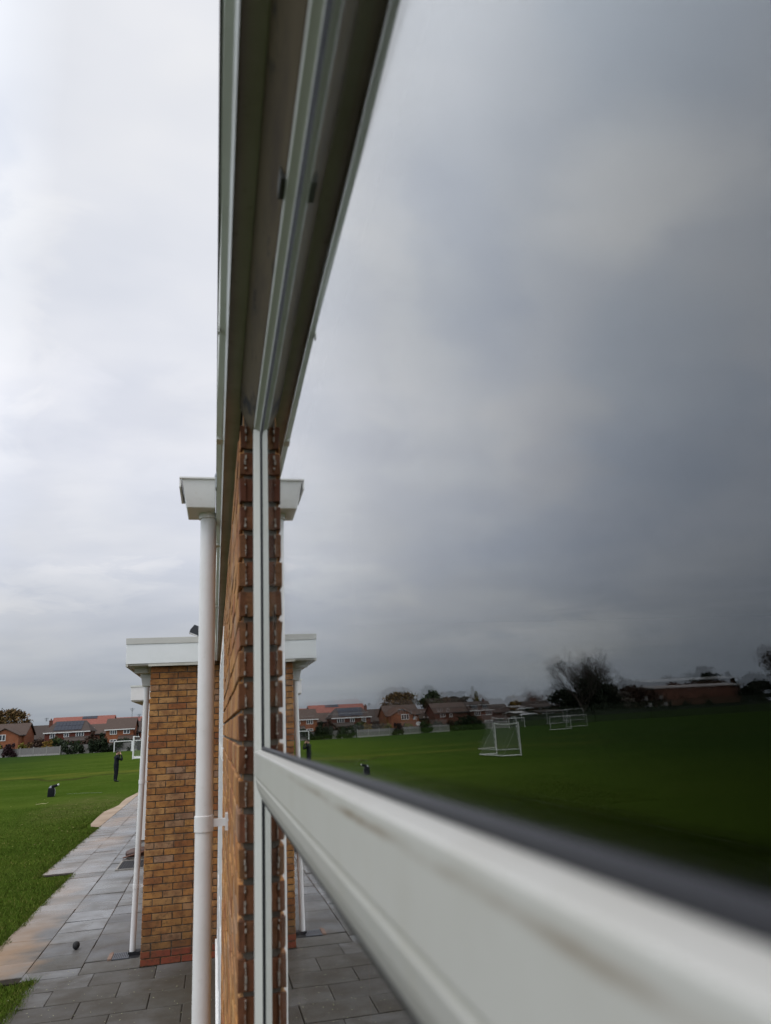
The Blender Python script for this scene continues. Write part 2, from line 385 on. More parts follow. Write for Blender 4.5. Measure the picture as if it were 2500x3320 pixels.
# soil and slab fragments spilling past the far edge of the path
def verge():
    m = MB(); edge = [(-3.25, 24.5), (-3.55, 24.9), (-3.66, 25.6), (-3.72, 27), (-3.80, 29.3), (-3.62, 30.8), (-3.55, 31.8), (-3.6, 33.2), (-3.62, 34.7), (-3.5, 36.6), (-3.41, 38.4), (-3.3, 40)]
    pts = [(x, y, -.012) for x, y in edge] + [(-3.24, 40, -.012), (-3.24, 24.5, -.012)]
    m.add(pts, [tuple(range(len(pts)))])
    return m
VERGE = noisy('tan_soil', (.24, .165, .105), (.36, .27, .19), 1.1, .7, .2, .01, .4)
kind(verge().build('soil_verge', VERGE), 'structure')

# worn painted pitch lines
LINE = noisy('worn_line_paint', (.25, .28, .2), (.08, .12, .04), 3, .9, 0)
ln = MB()
def pline(pts, wd):
    for (a, b) in zip(pts[:-1], pts[1:]):
        a = Vector(a); b = Vector(b); n = Vector((-(b - a).y, (b - a).x)).normalized() * wd / 2
        q = [a + n, b + n, b - n, a - n]; ln.add([(v.x, v.y, ground_h(v.x, v.y) + .02) for v in q], [(0, 1, 2, 3)])
pline([(-6.9, 40.2), (-6.05, 40.0), (-5.2, 39.4)], .06)
pline([(-9.35 + .02 * math.sin(y * 1.3), y) for y in range(9, 27, 1)], .018)
pline([(-47.2, 76.4), (-48.5, 75.6), (-50.2, 74.6)], .35); pline([(-66.5, 116.5), (-70.5, 115.6)], .4)
kind(ln.build('pitch_line', LINE), 'structure')

# standing grass near the path, one uncountable mass
def grass():
    g = np.random.default_rng(3); N = 150000
    u = g.random(N); y = 8.2 * (34 / 8.2) ** u
    y = np.concatenate([y, 2 + g.random(12000) * 6.4, 8.2 * (26 / 8.2) ** g.random(14000)]); N = len(y)
    edge = np.where(y < 9.7, -1.86, np.where(y < 16.5, -2.63, np.where(y < 24.5, -3.24, -3.75)))
    wdt = np.where(y < 20, 7.0, 9.0)
    keep = np.where(y > 22, g.random(N) < np.clip((36 - y) / 14, 0, 1), True)
    ofs = g.random(N) ** 1.35; ofs[-14000:] = np.abs(g.normal(0, .012, 14000)) - .003 * (1 + np.sin(y[-14000:] * 5.1) + np.sin(y[-14000:] * 13.7))
    x = edge - wdt * ofs + g.normal(0, .015, N)
    hgt = .8 * (.028 + .035 * g.random(N)) * np.where(g.random(N) < .05, 1.6, 1) * np.where(edge - x < .06, 1.25, 1) * np.where((y < 9.735) & (y > 9.5), 1.5, 1)
    a = g.random(N) * 2 * np.pi; wd = (.0022 + .002 * g.random(N)) * (1 + y / 18); ln_ = hgt * (.2 + .9 * g.random(N)); b = g.random(N) * 2 * np.pi
    z0 = np.full(N, -.03)
    z0 = np.where(y > 20, z0 + .0, z0)
    x, y, hgt, a, wd, ln_, b, z0 = (q[keep] for q in (x, y, hgt, a, wd, ln_, b, z0)); N = len(x)
    v = np.empty((N, 3, 3))
    v[:, 0] = np.stack([x - np.cos(a) * wd, y - np.sin(a) * wd, z0], 1)
    v[:, 1] = np.stack([x + np.cos(a) * wd, y + np.sin(a) * wd, z0], 1)
    v[:, 2] = np.stack([x + np.cos(b) * ln_, y + np.sin(b) * ln_, z0 + hgt], 1)
    me = bpy.data.meshes.new('grass'); me.vertices.add(3 * N); me.vertices.foreach_set('co', v.ravel())
    me.loops.add(3 * N); me.loops.foreach_set('vertex_index', np.arange(3 * N, dtype=np.int32))
    me.polygons.add(N); me.polygons.foreach_set('loop_start', np.arange(0, 3 * N, 3, dtype=np.int32)); me.update()
    m = mat('grass_blade', (.05, .1, .012), .85, .05); t = NT(m)
    k = t.ramp(t.island(), [(0, (.046, .076, .008)), (.5, (.080, .124, .014)), (.88, (.118, .155, .026)), (1, (.24, .2, .07))])
    k = t.mix(t.ramp(t.noise(.6, 4), [(.4, (.45,) * 3), (.65, (0, 0, 0))]), k, (.034, .066, .008)); t.color(k)
    me.materials.append(m); o = bpy.data.objects.new('grass', me); C.objects.link(o); kind(o, 'stuff')
grass()
def litter():
    m = MB(); g = random.Random(11)
    for i in range(420):
        if i < 90: x, y, z, s = g.uniform(-8.5, -2.7), g.uniform(10, 40), .01, g.uniform(.015, .04)
        else: x, y, z, s = g.uniform(-2.0, 0.0), g.uniform(5.5, 9.9), .006, g.uniform(.004, .012)
        if i < 90 and x > -3.4 and y > 16: x -= 1
        a = g.uniform(0, 6.3); c, q = math.cos(a) * s, math.sin(a) * s
        m.add([(x - c, y - q, z), (x + q * .5, y - c * .5, z + s * .25), (x + c, y + q, z + s * .1), (x - q * .5, y + c * .5, z + s * .3)], [(0, 1, 2, 3)], 0 if i < 90 else 1)
    kind(m.build('leaf_litter', [mat('dead_leaf', (.38, .33, .12), .8), mat('lichen_bits', (.34, .34, .2), .9)]), 'stuff')
litter()

# ------------------------------------------------------------------ the school building with the window
XW, XF, XG = .057, .092, .110            # brick face, frame face, outer glass face
Y1, Y0 = 1.80, -1.25                     # daylight edges of the glass (far, near)
bld = thing('school_building', 'tan brick building with white-framed window reflecting the field', 'building', (0, 0, 0))
# --- brick wall beyond the window: real bricks over recessed mortar
wl = MB()
wl.box(XW + .009, .36, 1.872, 5.2, -.1, 3.335, 1)
def brick_run(mb, y0, y1, zlo, zhi, mi):
    r = 0; z = zlo
    while z < zhi - .03:
        y = y0; first = True
        while y < y1 - .02:
            L = .215 if not (first and r % 2) else .1025
            e = min(y1, y + L)
            o = rnd.uniform(-.0018, .0018)
            x0 = XW + o
            if not first: mb.box(x0, XW + .05, y, e, z, z + .064, mi, .0012)
            else: mb.box(x0, XW + .012, y + .010, e, z, z + .064, mi, .0015)
            y = e + .010; first = False
        z += .075; r += 1
brick_run(wl, 1.862, 5.2, .0, 3.33, 0)
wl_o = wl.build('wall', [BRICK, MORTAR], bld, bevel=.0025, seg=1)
# --- jamb brickwork facing the glass (brick ends, chipped, with pale mortar smears)
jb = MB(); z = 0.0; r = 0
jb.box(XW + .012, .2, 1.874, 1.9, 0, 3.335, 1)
while z < 3.3:
    o = rnd.uniform(-.003, .003); k = rnd.uniform(-.0015, .0015)
    jb.box(XW + rnd.uniform(0, .002), .0735 + k, 1.860 + o, 1.885, z, z + .0605 + rnd.uniform(-.003, .003), 0, .0022)
    jb.box(.0737 + k, .112, 1.863 + o + rnd.uniform(-.002, .003), 1.885, z + rnd.uniform(-.002, .003), z + .0605 + rnd.uniform(-.003, .002), 0, .0022)
    zz = z + .004
    while zz < z + .058:
        hh = rnd.uniform(.004, .016)
        if rnd.random() < .62:
            xx = .0725 + k + rnd.uniform(-.0012, .0012); ww = rnd.uniform(.0010, .0028)
            jb.box(xx - ww, xx + ww, 1.8555 + o, 1.866, zz, min(z + .06, zz + hh), 2, .0007)
        zz += hh + .001
    z += .075; r += 1
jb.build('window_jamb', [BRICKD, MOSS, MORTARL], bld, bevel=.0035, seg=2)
# --- plain wall pieces out of sight: behind the camera and above the openings
for args in ((XW, .36, -7, Y0 - .05, -.1, 3.335), (.115, .36, Y0 - .05, 1.872, 3.31, 3.36), (.115, .36, Y0 - .05, 1.872, -.1, .31), (XW + .001, .36, 5.2, 9.3, -.1, .26), (XW + .001, .36, 5.2, 9.3, 3.2, 3.335), (XW + .001, .36, 9.3, 24, -.1, 3.335)):
    ws = MB(); ws.box(*args); ws.build('wall', WALLTEX, bld)
# --- room behind the glass
rm = MB(); x0, x1, ya, yb, za, zb = .365, 5.5, -7, 24, .02, 3.05
rm.box(x0, x1, ya, yb, -.1, za); rm.box(.17, x1, ya, yb, zb, zb + .1); rm.box(x1, x1 + .1, ya, yb, -.1, zb + .1)
rm.box(x0, x1, ya - .1, ya, -.1, zb + .1); rm.box(x0, x1, yb, yb + .1, -.1, zb + .1); rm.box(x0, x1, 4.2, 4.3, za, zb)
rm.build('interior', ROOM, bld)
# --- window: frame (part) with rail, gaskets and panes as sub-parts
fr = MB()
def frame_prof(e0, e1):                  # (outward offset, X) profile of a fixed frame member
    return
ZT, ZB = H + .738, .42                   # glass top and bottom
# far jamb member
fr.prism([(XF, 1.860), (XF, 1.822), (.095, 1.816), (.1065, 1.803), (.1065, 1.80), (.165, 1.80), (.165, 1.860)], 'z', .34, H + .802)
fr.prism([(XF, Y0 - .05), (XF, Y0 - .022), (.1065, Y0), (.165, Y0), (.165, Y0 - .05)], 'z', .34, H + .802)
# head member
fr.prism([(XF, H + .800), (XF, H + .757), (.0935, H + .7545), (.1065, H + .747), (.1065, ZT), (.165, ZT), (.165, H + .800)], 'y', Y0 - .001, 1.7995)
# bottom member
fr.prism([(XF - .03, .34), (XF - .03, .37), (XF, .385), (XF, .41), (.1065, ZB), (.165, ZB), (.165, .34)], 'y', Y0 - .001, 1.7995)
win = fr.build('window', FRAMEW, bld, bevel=.0012, seg=2)
tr = MB()
tr.prism([(.1068, H - .0462), (.1040, H - .0464), (.0935, H - .0490), (.0922, H - .0503), (XF, H - .053), (XF, H - .1010), (.0935, H - .1035), (.0935, H - .1060), (.0925, H - .1085), (.0955, H - .1260), (.1060, H - .1500), (.1068, H - .1520), (.165, H - .1520), (.165, H - .0462)], 'y', Y0 + .001, 1.799)
tr.build('transom_rail', RAIL, win, bevel=.0008, seg=2)
gk = MB()
def gbar(y0, y1, z0, z1): gk.box(.1055, .1099, y0, y1, z0, z1)
gk.prism([(.1066, H - .0460), (.1066, H - .0412), (.1085, H - .0384), (.1098, H - .0380), (.1098, H - .0460)], 'y', Y0, 1.799)
gk.prism([(.1066, H - .1522), (.1066, H - .1560), (.1098, H - .1590), (.1098, H - .1522)], 'y', Y0, 1.799)

gk.build('gasket', RUBBER, win)
gk = MB()
for za_, zb_ in ((H - .046, ZT), (ZB, H - .1522)):
    gk.prism([(.1066, 1.8005), (.1066, 1.7975), (.1098, 1.794), (.1098, 1.8005)], 'z', za_, zb_)
gk.prism([(.1066, ZT + .001), (.1066, ZT - .004), (.1098, ZT - .010), (.1098, ZT + .001)], 'y', Y0, 1.7935)
gk.build('side_gasket', BLACKR, win)
def sheet(name, y0, y1, z0, z1, fx, th, ny=46, nz=30):
    """a pane with its slight bow: two smooth skins joined by a rim"""
    vs, fs = [], []
    for s in (0, 1):
        for j in range(nz + 1):
            for i in range(ny + 1):
                y = y0 + (y1 - y0) * i / ny; zz = z0 + (z1 - z0) * j / nz
                vs.append((fx(y, zz) + s * th, y, zz))
    W = ny + 1; N = W * (nz + 1)
    for j in range(nz):
        for i in range(ny):
            a = j * W + i; fs.append((a, a + W, a + W + 1, a + 1)); fs.append((N + a, N + a + 1, N + a + W + 1, N + a + W))
    nb = len(fs); o = len(vs)
    loop = [i for i in range(W)] + [j * W + ny for j in range(1, nz + 1)] + [nz * W + i for i in range(ny - 1, -1, -1)] + [j * W for j in range(nz - 1, 0, -1)]
    L = len(loop); vs += [vs[k] for k in loop] + [vs[N + k] for k in loop]
    fs += [(o + k, o + (k + 1) % L, o + L + (k + 1) % L, o + L + k) for k in range(L)]
    m = bpy.data.meshes.new(name); m.from_pydata(vs, [], fs); m.materials.append(GLASS)
    m.polygons.foreach_set('use_smooth', [i < nb for i in range(len(fs))]); m.update()
    ob = bpy.data.objects.new(name, m); C.objects.link(ob); ob.parent = win
    return ob
def f_out(y, z): return XG + .00012 * math.sin(y * 7.3 + z * 3.1 + .4) + .00010 * math.sin(z * 8.1 - y * 2.2)
def f_in(y, z):
    yy = max(0.0, min(y, .8)); h = z - H
    return .131 - .0023 * (y - .3) - (.0045 + .0155 * yy) * max(-.35, min(h, .75)) + .0001 * math.sin(y * 6.1 - z * 4.0)
sheet('outer_pane', Y0 - .004, Y1 + .004, H - .052, ZT + .006, f_out, .004)
sheet('inner_pane', Y0 - .004, Y1 + .004, H - .052, ZT + .006, f_in, .004)
sheet('outer_pane', Y0 - .004, Y1 + .004, ZB - .006, H - .146, lambda y, z: f_out(y, z) - .0019 * (y - 1.8), .004)
sheet('inner_pane', Y0 - .004, Y1 + .004, ZB - .006, H - .146, lambda y, z: .131 - .0015 * (y - 1.8), .004)
# --- timber head lining, with fixing straps
hd = MB(); hd.prism([(XW, H + .845), (.0915, H + .761), (.0915, H + .8635), (XW, H + .8635)], 'y', Y0 - .05, 1.871)
hd.box(.0925, .1145, Y0 - .05, 1.871, H + .803, H + .8635)
lin = hd.build('lintel_board', HEAD, bld, bevel=.002, seg=1)
for ya_ in (.88,):
    f = MB(); f.box(.0832, .0913, ya_, ya_ + .045, H + .7585, H + .792)
    f.build('fixing_strap', mat('grey_strap', (.055, .055, .047), .7), lin)
# --- soffit strip, fascia, roof
sf = MB(); sf.box(.0185, XW + .006, -7, 22, H + .868, H + .880)
sf.build('soffit', SOFF, bld)
drip = MB(); drip.prism([(.0150, H + .8665), (.0198, H + .8545), (.0212, H + .8555), (.0212, H + .8675), (.0150, H + .8675)], 'y', -7, 22)
drip.build('drip_trim', WHITE, bld)
fa = MB()
def fasc(y0, y1):
    n = max(2, int((y1 - y0) / .25)); prof = []
    for i in range(n):
        a, b = y0 + (y1 - y0) * i / n, y0 + (y1 - y0) * (i + 1) / n
        o0, o1 = (.0025 * math.sin(q * 1.9) + .0012 * math.sin(q * 5.3) for q in (a, b))
        v = []
        for y, o in ((a, o0), (b, o1)):
            v += [(o + .0142, y, H + .868), (o - .001, y, H + .879), (o, y, H + 1.24), (.0145, y, H + 1.24), (.0145, y, H + .868)]
        fa.add(v, [(k, (k + 1) % 5, 5 + (k + 1) % 5, 5 + k) for k in range(5)])
joints = [-7, -1.4, 2.18, 3.55, 5.4, 8.4, 11.4, 14.4, 17.4, 22]
for a, b in zip(joints[:-1], joints[1:]): fasc(a + .003, b - .003)
for j in joints[1:-1]: fa.box(-.0028, .0155, j - .022, j + .022, H + .8655, H + 1.243)
fa.box(-.0025, .0, 1.515, 1.53, H + .869, H + .885)
fa.build('fascia', FASC, bld)
rf = MB(); rf.box(.015, 5.7, -7, 22, H + .886, H + 1.2); rf.box(-.006, .06, -7, 22, H + 1.241, H + 1.262)
rf.build('roof', mat('grey_felt', (.09, .09, .09), .9), bld)
# --- the white glazed screen further along the wall
gsx = XW - .004
gs = MB()
yb_ = [5.2, 6.2, 7.25, 8.3, 9.3]
for y in yb_: gs.box(gsx, .13, y - (.0 if y == 5.2 else .04), y + (.0 if y == 9.3 else .04) if y != 5.2 else y + .08, .30, 3.2)
for a, b in zip(yb_[:-1], yb_[1:]):
    a2 = a + (.08 if a == 5.2 else .04); b2 = b - (.0 if b == 9.3 else .04)
    for z0, z1 in ((.301, .40), (1.05, 1.12), (2.30, 2.38), (3.10, 3.199)): gs.box(gsx + .0015, .128, a2, b2, z0, z1)
gs.box(gsx - .018, .13, 5.15, 9.32, .262, .299)
gso = gs.build('glazed_screen', WHITE, bld, bevel=.002, seg=1)
pn = MB()
for a, b in zip(yb_[:-1], yb_[1:]): pn.box(.085, .095, a + .02, b - .02, .35, 3.15)
pn.build('screen_glass', PANE, gso)

# ------------------------------------------------------------------ near drainpipe with its hopper
def ring(mb, cx, cy, z0, z1, r, n=28, mi=0): mb.tube([(cx, cy, z0), (cx, cy, z1)], r, n, mi)
PX, PY = -.0355, 3.17
dp = thing('drainpipe', 'thick white drainpipe with tapered hopper head beside the window', 'drainpipe', (PX, PY, 0))
def loc(mb): mb.v = [(x - PX, y - PY, z) for x, y, z in mb.v]; return mb
m = MB(); m.tube([(PX, PY, zz) for zz in (0.03, 1.2, 2.15, 2.6, H + .915)], .0338, 40); loc(m).build('pipe', PIPE, dp, smooth=True)
m = MB(); m.tube([(PX, PY, q) for q in (2.128, 2.130, 2.186, 2.188)], [.0345, .0372, .0372, .0345], 40)
m.box(PX + .02, XW - .002, PY - .011, PY + .011, 2.145, 2.172); m.box(XW - .012, XW + .001, PY - .03, PY + .03, 2.13, 2.19)
loc(m).build('bracket', PIPE, dp, smooth=True)
m = MB()
def frus(mb, bx0, bx1, by0, by1, tx0, tx1, ty0, ty1, z0, z1, mi=0):
    vs = [(bx0, by0, z0), (bx1, by0, z0), (bx1, by1, z0), (bx0, by1, z0), (tx0, ty0, z1), (tx1, ty0, z1), (tx1, ty1, z1), (tx0, ty1, z1)]
    mb.add(vs, [(3, 2, 1, 0), (4, 5, 6, 7), (0, 1, 5, 4), (1, 2, 6, 5), (2, 3, 7, 6), (3, 0, 4, 7)], mi)
hx1 = -.0065
frus(m, -.1235, hx1, 3.065, 3.262, -.148, hx1, 3.045, 3.282, H + .916, H + 1.040)
ho = loc(m).build('hopper', PIPE, dp, bevel=.004, seg=3, smooth=True)
m = MB(); m.box(-.1565, hx1 - .001, 3.036, 3.0445, H + 1.036, H + 1.0445); m.box(-.1565, -.1485, 3.0447, 3.292, H + 1.0, H + 1.044); m.box(-.1483, hx1 - .001, 3.2825, 3.291, H + 1.0, H + 1.044)
loc(m).build('rim', PIPE, ho, bevel=.002)
m = MB(); m.tube([(PX, PY, H + .893), (PX, PY, H + .9165)], .041, 32); loc(m).build('spigot', PIPE, ho, smooth=True)
m = MB(); m.tube([(.06, 3.17, H + 1.125), (.012, 3.17, H + 1.12), (.006, 3.17, H + 1.095), (.005, 3.17, H + 1.03)], .018, 16)
tag(m.build('outlet_chute', mat('grey_lead', (.16, .18, .2), .5)), 'short grey curved outlet spout above the white hopper head', 'spout')

# ------------------------------------------------------------------ brick annexe
AY, AX = 9.75, -.785
an = thing('brick_annexe', 'tan brick annexe with flat roof and deep white fascia', 'building', (AX, AY, 0))
def aloc(mb): mb.v = [(x - AX, y - AY, z) for x, y, z in mb.v]; return mb
m = MB(); m.box(AX + .012, XW, AY + .012, 20.4, -.1, 3.42, 1)
m.box(AX + .002, AX + .0118, AY + .25, 20.4, .16, 3.42, 3)
z = .158; r = 0
while z < 3.40:
    x = AX; first = True
    while x < XW - .015:
        L = .215 if not (first and r % 2 == 0) else .1025
        e = min(XW - .003, x + L); o = rnd.uniform(-.0025, .0025)
        y1b = AY + (.1 if not first else .215 if r % 2 == 0 else .1025)
        m.box(x, e, AY + o, y1b if first else AY + .03, z, z + .0645, 0, .0012); x = e + .0105; first = False
    z += .0755; r += 1
z = .003
for r in range(2):
    x = AX - .003; first = True
    while x < XW - .02:
        L = .215 if not (first and r % 2 == 1) else .1025
        e = min(XW - .003, x + L); m.box(x, e, AY - .004, AY + .1, z, z + .066, 2, .001); x = e + .011; first = False
    z += .0765
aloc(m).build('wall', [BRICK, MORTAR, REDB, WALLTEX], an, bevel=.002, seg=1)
m = MB(); m.box(-1.073, -.001, AY - .12, 12.1, 3.356, 3.655)
aloc(m).build('roof_fascia', upvc('white_fascia_board', (.74, .75, .74), (.55, .56, .52), .2, .4), an, bevel=.004)
m = MB(); m.box(-1.078, -.002, AY - .128, 12.11, 3.596, 3.672)
aloc(m).build('edge_trim', upvc('grey_edge_trim', (.5, .49, .45), (.4, .38, .34), .3, .5), an, bevel=.003)
m = MB(); m.box(-1.05, AX + .0, AY - .10, 12.08, 3.337, 3.3555); m.box(-1.072, -1.045, AY - .118, 12.1, 3.325, 3.3552)
m.box(AX - .02, -.003, AY - .115, AY - .088, 3.322, 3.3553); m.box(-.99, -.83, AY + .12, AY + .18, 3.26, 3.336)
aloc(m).build('soffit', SOFF, an)
# slim leaning drainpipe on the annexe
ap = thing('drainpipe', 'slim white drainpipe standing in a gully at the annexe corner', 'drainpipe', (-.925, 10.3, 0))
top, bot = Vector((-.852, 10.12, 3.13)), Vector((-.925, 10.30, .015))
m = MB(); m.tube([bot + (top - bot) * k for k in (0, .3, .65, 1)], .034, 24); m.v = [tuple(Vector(v) - bot + Vector((0, 0, .015))) for v in m.v]
m.build('pipe', PIPE, ap, smooth=True)
for k in (.235, .62):
    c = bot + (top - bot) * k; m = MB(); m.tube([c - Vector((0, 0, .022)), c + Vector((0, 0, .022))], .0385, 24)
    m.box(c.x + .02, AX + .001, c.y - .012, c.y + .012, c.z - .012, c.z + .012)
    m.v = [tuple(Vector(v) - bot + Vector((0, 0, .015))) for v in m.v]; m.build('bracket', PIPE, ap, smooth=True)
m = MB(); frus(m, -.905, -.80, 10.06, 10.19, -.925, -.795, 10.03, 10.21, 3.11, 3.235)
m.box(-.93, -.79, 10.025, 10.215, 3.222, 3.262)
m.v = [tuple(Vector(v) - bot + Vector((0, 0, .015))) for v in m.v]; m.build('hopper', WHITE, ap, bevel=.004)
# gully with grating, recessed look built as a raised iron frame with bars over a black tray
gu = thing('drain_gully', 'small iron drain grating with brick kerb under the slim drainpipe', 'drain', (-1.03, 10.27, .004))
m = MB(); m.box(-.11, .19, -.13, .12, -.01, .0015); m.box(.06, .2, -.02, .1, .0, .035); m.build('tray', BLACKR, gu)
m = MB()
for i in range(9): m.box(-.105 + i * .021, -.094 + i * .021, -.115, .10, .0016, .012)
m.box(-.11, .08, -.128, -.116, .0016, .013); m.box(-.11, .08, .101, .112, .0016, .013); m.build('grating', mat('worn_iron', (.12, .125, .14), .5), gu)
m = MB(); m.box(-.16, -.112, -.12, .13, -.004, .016); m.box(-.15, -.12, .13, .19, -.004, .010); m.build('kerb_brick', noisy('pink_brick', (.17, .105, .08), (.24, .16, .12), 20, .9), gu, bevel=.003)
# second grating further up the path
g2 = thing('drain_grating', 'long black floor grating set in the path beyond the annexe pipe', 'drain', (-1.42, 16.98, .004))
m = MB(); m.box(-.40, .6, -.5, .5, -.006, .0016); m.build('tray', BLACKR, g2)
m = MB()
for i in range(20): m.box(-.38 + i * .05, -.365 + i * .05, -.48, .48, .0018, .010)
for i in range(5): m.box(-.39, .59, -.485 + i * .24, -.472 + i * .24, .0102, .013)
m.build('grating', METALD, g2)
m = MB(); m.box(-.44, -.40, -.54, .54, -.005, .014); m.box(-.4, .6, -.54, -.5, -.005, .014); m.box(-.4, .6, .5, .54, -.005, .014)
m.build('frame', noisy('grey_kerb', (.2, .19, .17), (.28, .27, .25), 9, .8), g2)
# ball
bpy_me = bpy.data.meshes.new('ball'); bm = bmesh.new(); bmesh.ops.create_uvsphere(bm, u_segments=28, v_segments=18, radius=.043)
for v in bm.verts: v.co.z *= 1.08; v.co *= 1 + .006 * mnoise.noise(v.co * 40)
for f in bm.faces: f.smooth = True
bm.to_mesh(bpy_me); bm.free(); bpy_me.materials.append(noisy('scuffed_dark_rubber', (.012, .012, .013), (.03, .03, .03), 40, .75, .3, .002, .3))
ball = bpy.data.objects.new('ball', bpy_me); C.objects.link(ball); ball.location = (-1.64, 10.83, .048)
tag(ball, 'small scuffed black ball resting alone on the grey paving slabs', 'ball')
# slumped brown bag on the path behind the annexe pipe
def blob(name, prof, n=20, mats=None, parent=None, loc=None, seedv=0, squash=(1, 1, 1), rough=.1):
    """lathed and noise-shaped soft body lying along X: prof = list of (x, radius)"""
    m = MB(); pts = [(x * squash[0], 0, r * 0) for x, r in prof]
    vs = []
    for x, r in prof:
        for k in range(n):
            a = 2 * math.pi * k / n; rr = r * (1 + rough * mnoise.noise((x * 9, math.cos(a) * 2, math.sin(a) * 2 + seedv)))
            vs.append((x * squash[0], math.cos(a) * rr * squash[1], max(0.0, math.sin(a) * rr * squash[2] + prof[len(prof) // 2][1] * .62 * squash[2])))
    fs = [(i * n + k, i * n + (k + 1) % n, (i + 1) * n + (k + 1) % n, (i + 1) * n + k) for i in range(len(prof) - 1) for k in range(n)]
    fs += [tuple(range(n))[::-1], tuple(range((len(prof) - 1) * n, len(prof) * n))]
    m.add(vs, fs); return m.build(name, mats, parent, smooth=True, loc=loc)
LEATH = noisy('brown_leather', (.035, .014, .009), (.075, .03, .018), 14, .45, .3, .004, .5)
sb = thing('bag', 'slumped dark brown bag lying on the wet path by the annexe', 'bag', (-1.45, 18.15, .003), .25)
blob('body', [(-.40, .02), (-.38, .06), (-.3, .09), (-.12, .115), (.1, .12), (.3, .1), (.42, .07), (.46, .02)], 18, LEATH, sb, seedv=2, squash=(1, 1.2, .9), rough=.35)
m = MB(); m.tube([(-.36, -.1, .03), (-.47, -.17, .02), (-.36, -.22, .05), (-.1, -.2, .09), (.12, -.14, .13)], .016, 8)
m.build('strap', mat('tan_strap', (.12, .05, .03), .5), sb, smooth=True)

# second annexe far along the path
a2 = thing('far_annexe', 'distant white-cornered annexe with white fascia behind the slim pipe', 'building', (-1.8, 20.5, 0))
m = MB(); m.box(0, 1.86, 0, 9, -.1, 3.4); m.build('wall', WALLTEX, a2)
m = MB(); m.box(-.31, 1.80, -.12, 9.2, 3.39, 3.72); m.build('roof_fascia', WHITE, a2, bevel=.004)
m = MB(); m.box(-.29, .001, -.1, 9.1, 3.36, 3.389); m.build('soffit', SOFF, a2)
m = MB(); m.box(-.012, .16, -.035, -.002, .03, 3.3); m.build('corner_panel', WHITE, a2)
m = MB(); m.box(-.33, 1.79, -.135, 9.21, 3.72, 3.76); m.build('edge_trim', FASC, a2)
# floodlight on the annexe roof
fl = thing('floodlight', 'black floodlight tilted out over the annexe roof edge', 'light', (-.235, 10.4, 3.672))
m = MB(); m.box(-.012, .012, -.012, .012, 0, .13); m.box(-.05, .05, -.03, .03, 0, .008); m.build('bracket', METALD, fl)
m = MB(); m.prism([(-.11, .145), (-.10, .18), (-.045, .245), (.03, .215), (.06, .11), (-.0, .10)], 'y', -.09, .09); m.build('head', METALD, fl, bevel=.004)
m = MB(); m.prism([(-.113, .150), (-.118, .141), (.0, .094), (.004, .1)], 'y', -.083, .083); m.build('lens', mat('lamp_glass', (.5, .52, .55), .1), fl)

# ------------------------------------------------------------------ person and bag on the field
def bulk(p): return 1.0 if p[2] > 1.5 else 1.22 if p[2] > .12 else 1.1
def skin_body(name, nodes, edges, mats, zone, parent, root=0, sub=2):
    me = bpy.data.meshes.new(name); me.from_pydata([n[0] for n in nodes], edges, []); me.update()
    o = bpy.data.objects.new(name, me); C.objects.link(o)
    sk = o.modifiers.new('s', 'SKIN'); sk.use_smooth_shade = True
    ss = o.modifiers.new('d', 'SUBSURF'); ss.levels = sub; ss.render_levels = sub
    for i, n in enumerate(nodes):
        r = n[1] if isinstance(n[1], tuple) else (n[1], n[1])
        me.skin_vertices[0].data[i].radius = (r[0] * bulk(n[0]), r[1] * bulk(n[0])); me.skin_vertices[0].data[i].use_root = (i == root)
    dg = bpy.context.evaluated_depsgraph_get(); nm = bpy.data.meshes.new_from_object(o.evaluated_get(dg))
    bpy.data.objects.remove(o); nm.name = name
    nm.materials.clear()
    for m_ in mats: nm.materials.append(m_)
    for p in nm.polygons: p.material_index = zone(p.center); p.use_smooth = True
    ob = bpy.data.objects.new(name, nm); C.objects.link(ob); ob.parent = parent
    return ob
SKIN = mat('skin', (.42, .24, .17), .55, .4); NAVY = noisy('black_tracksuit', (.006, .007, .010), (.011, .012, .017), 5, .9, .3, .01, .15)
HAIR = mat('dark_hair', (.025, .016, .012), .7); GREYF = mat('grey_trim', (.32, .33, .36), .8); SHOE = mat('black_shoe', (.012, .012, .014), .5)
ps = thing('person', 'person in black tracksuit standing on grass with both hands raised to the face', 'person', (-5.64, 48.2, ground_h(-5.64, 48.2)), R(-62))
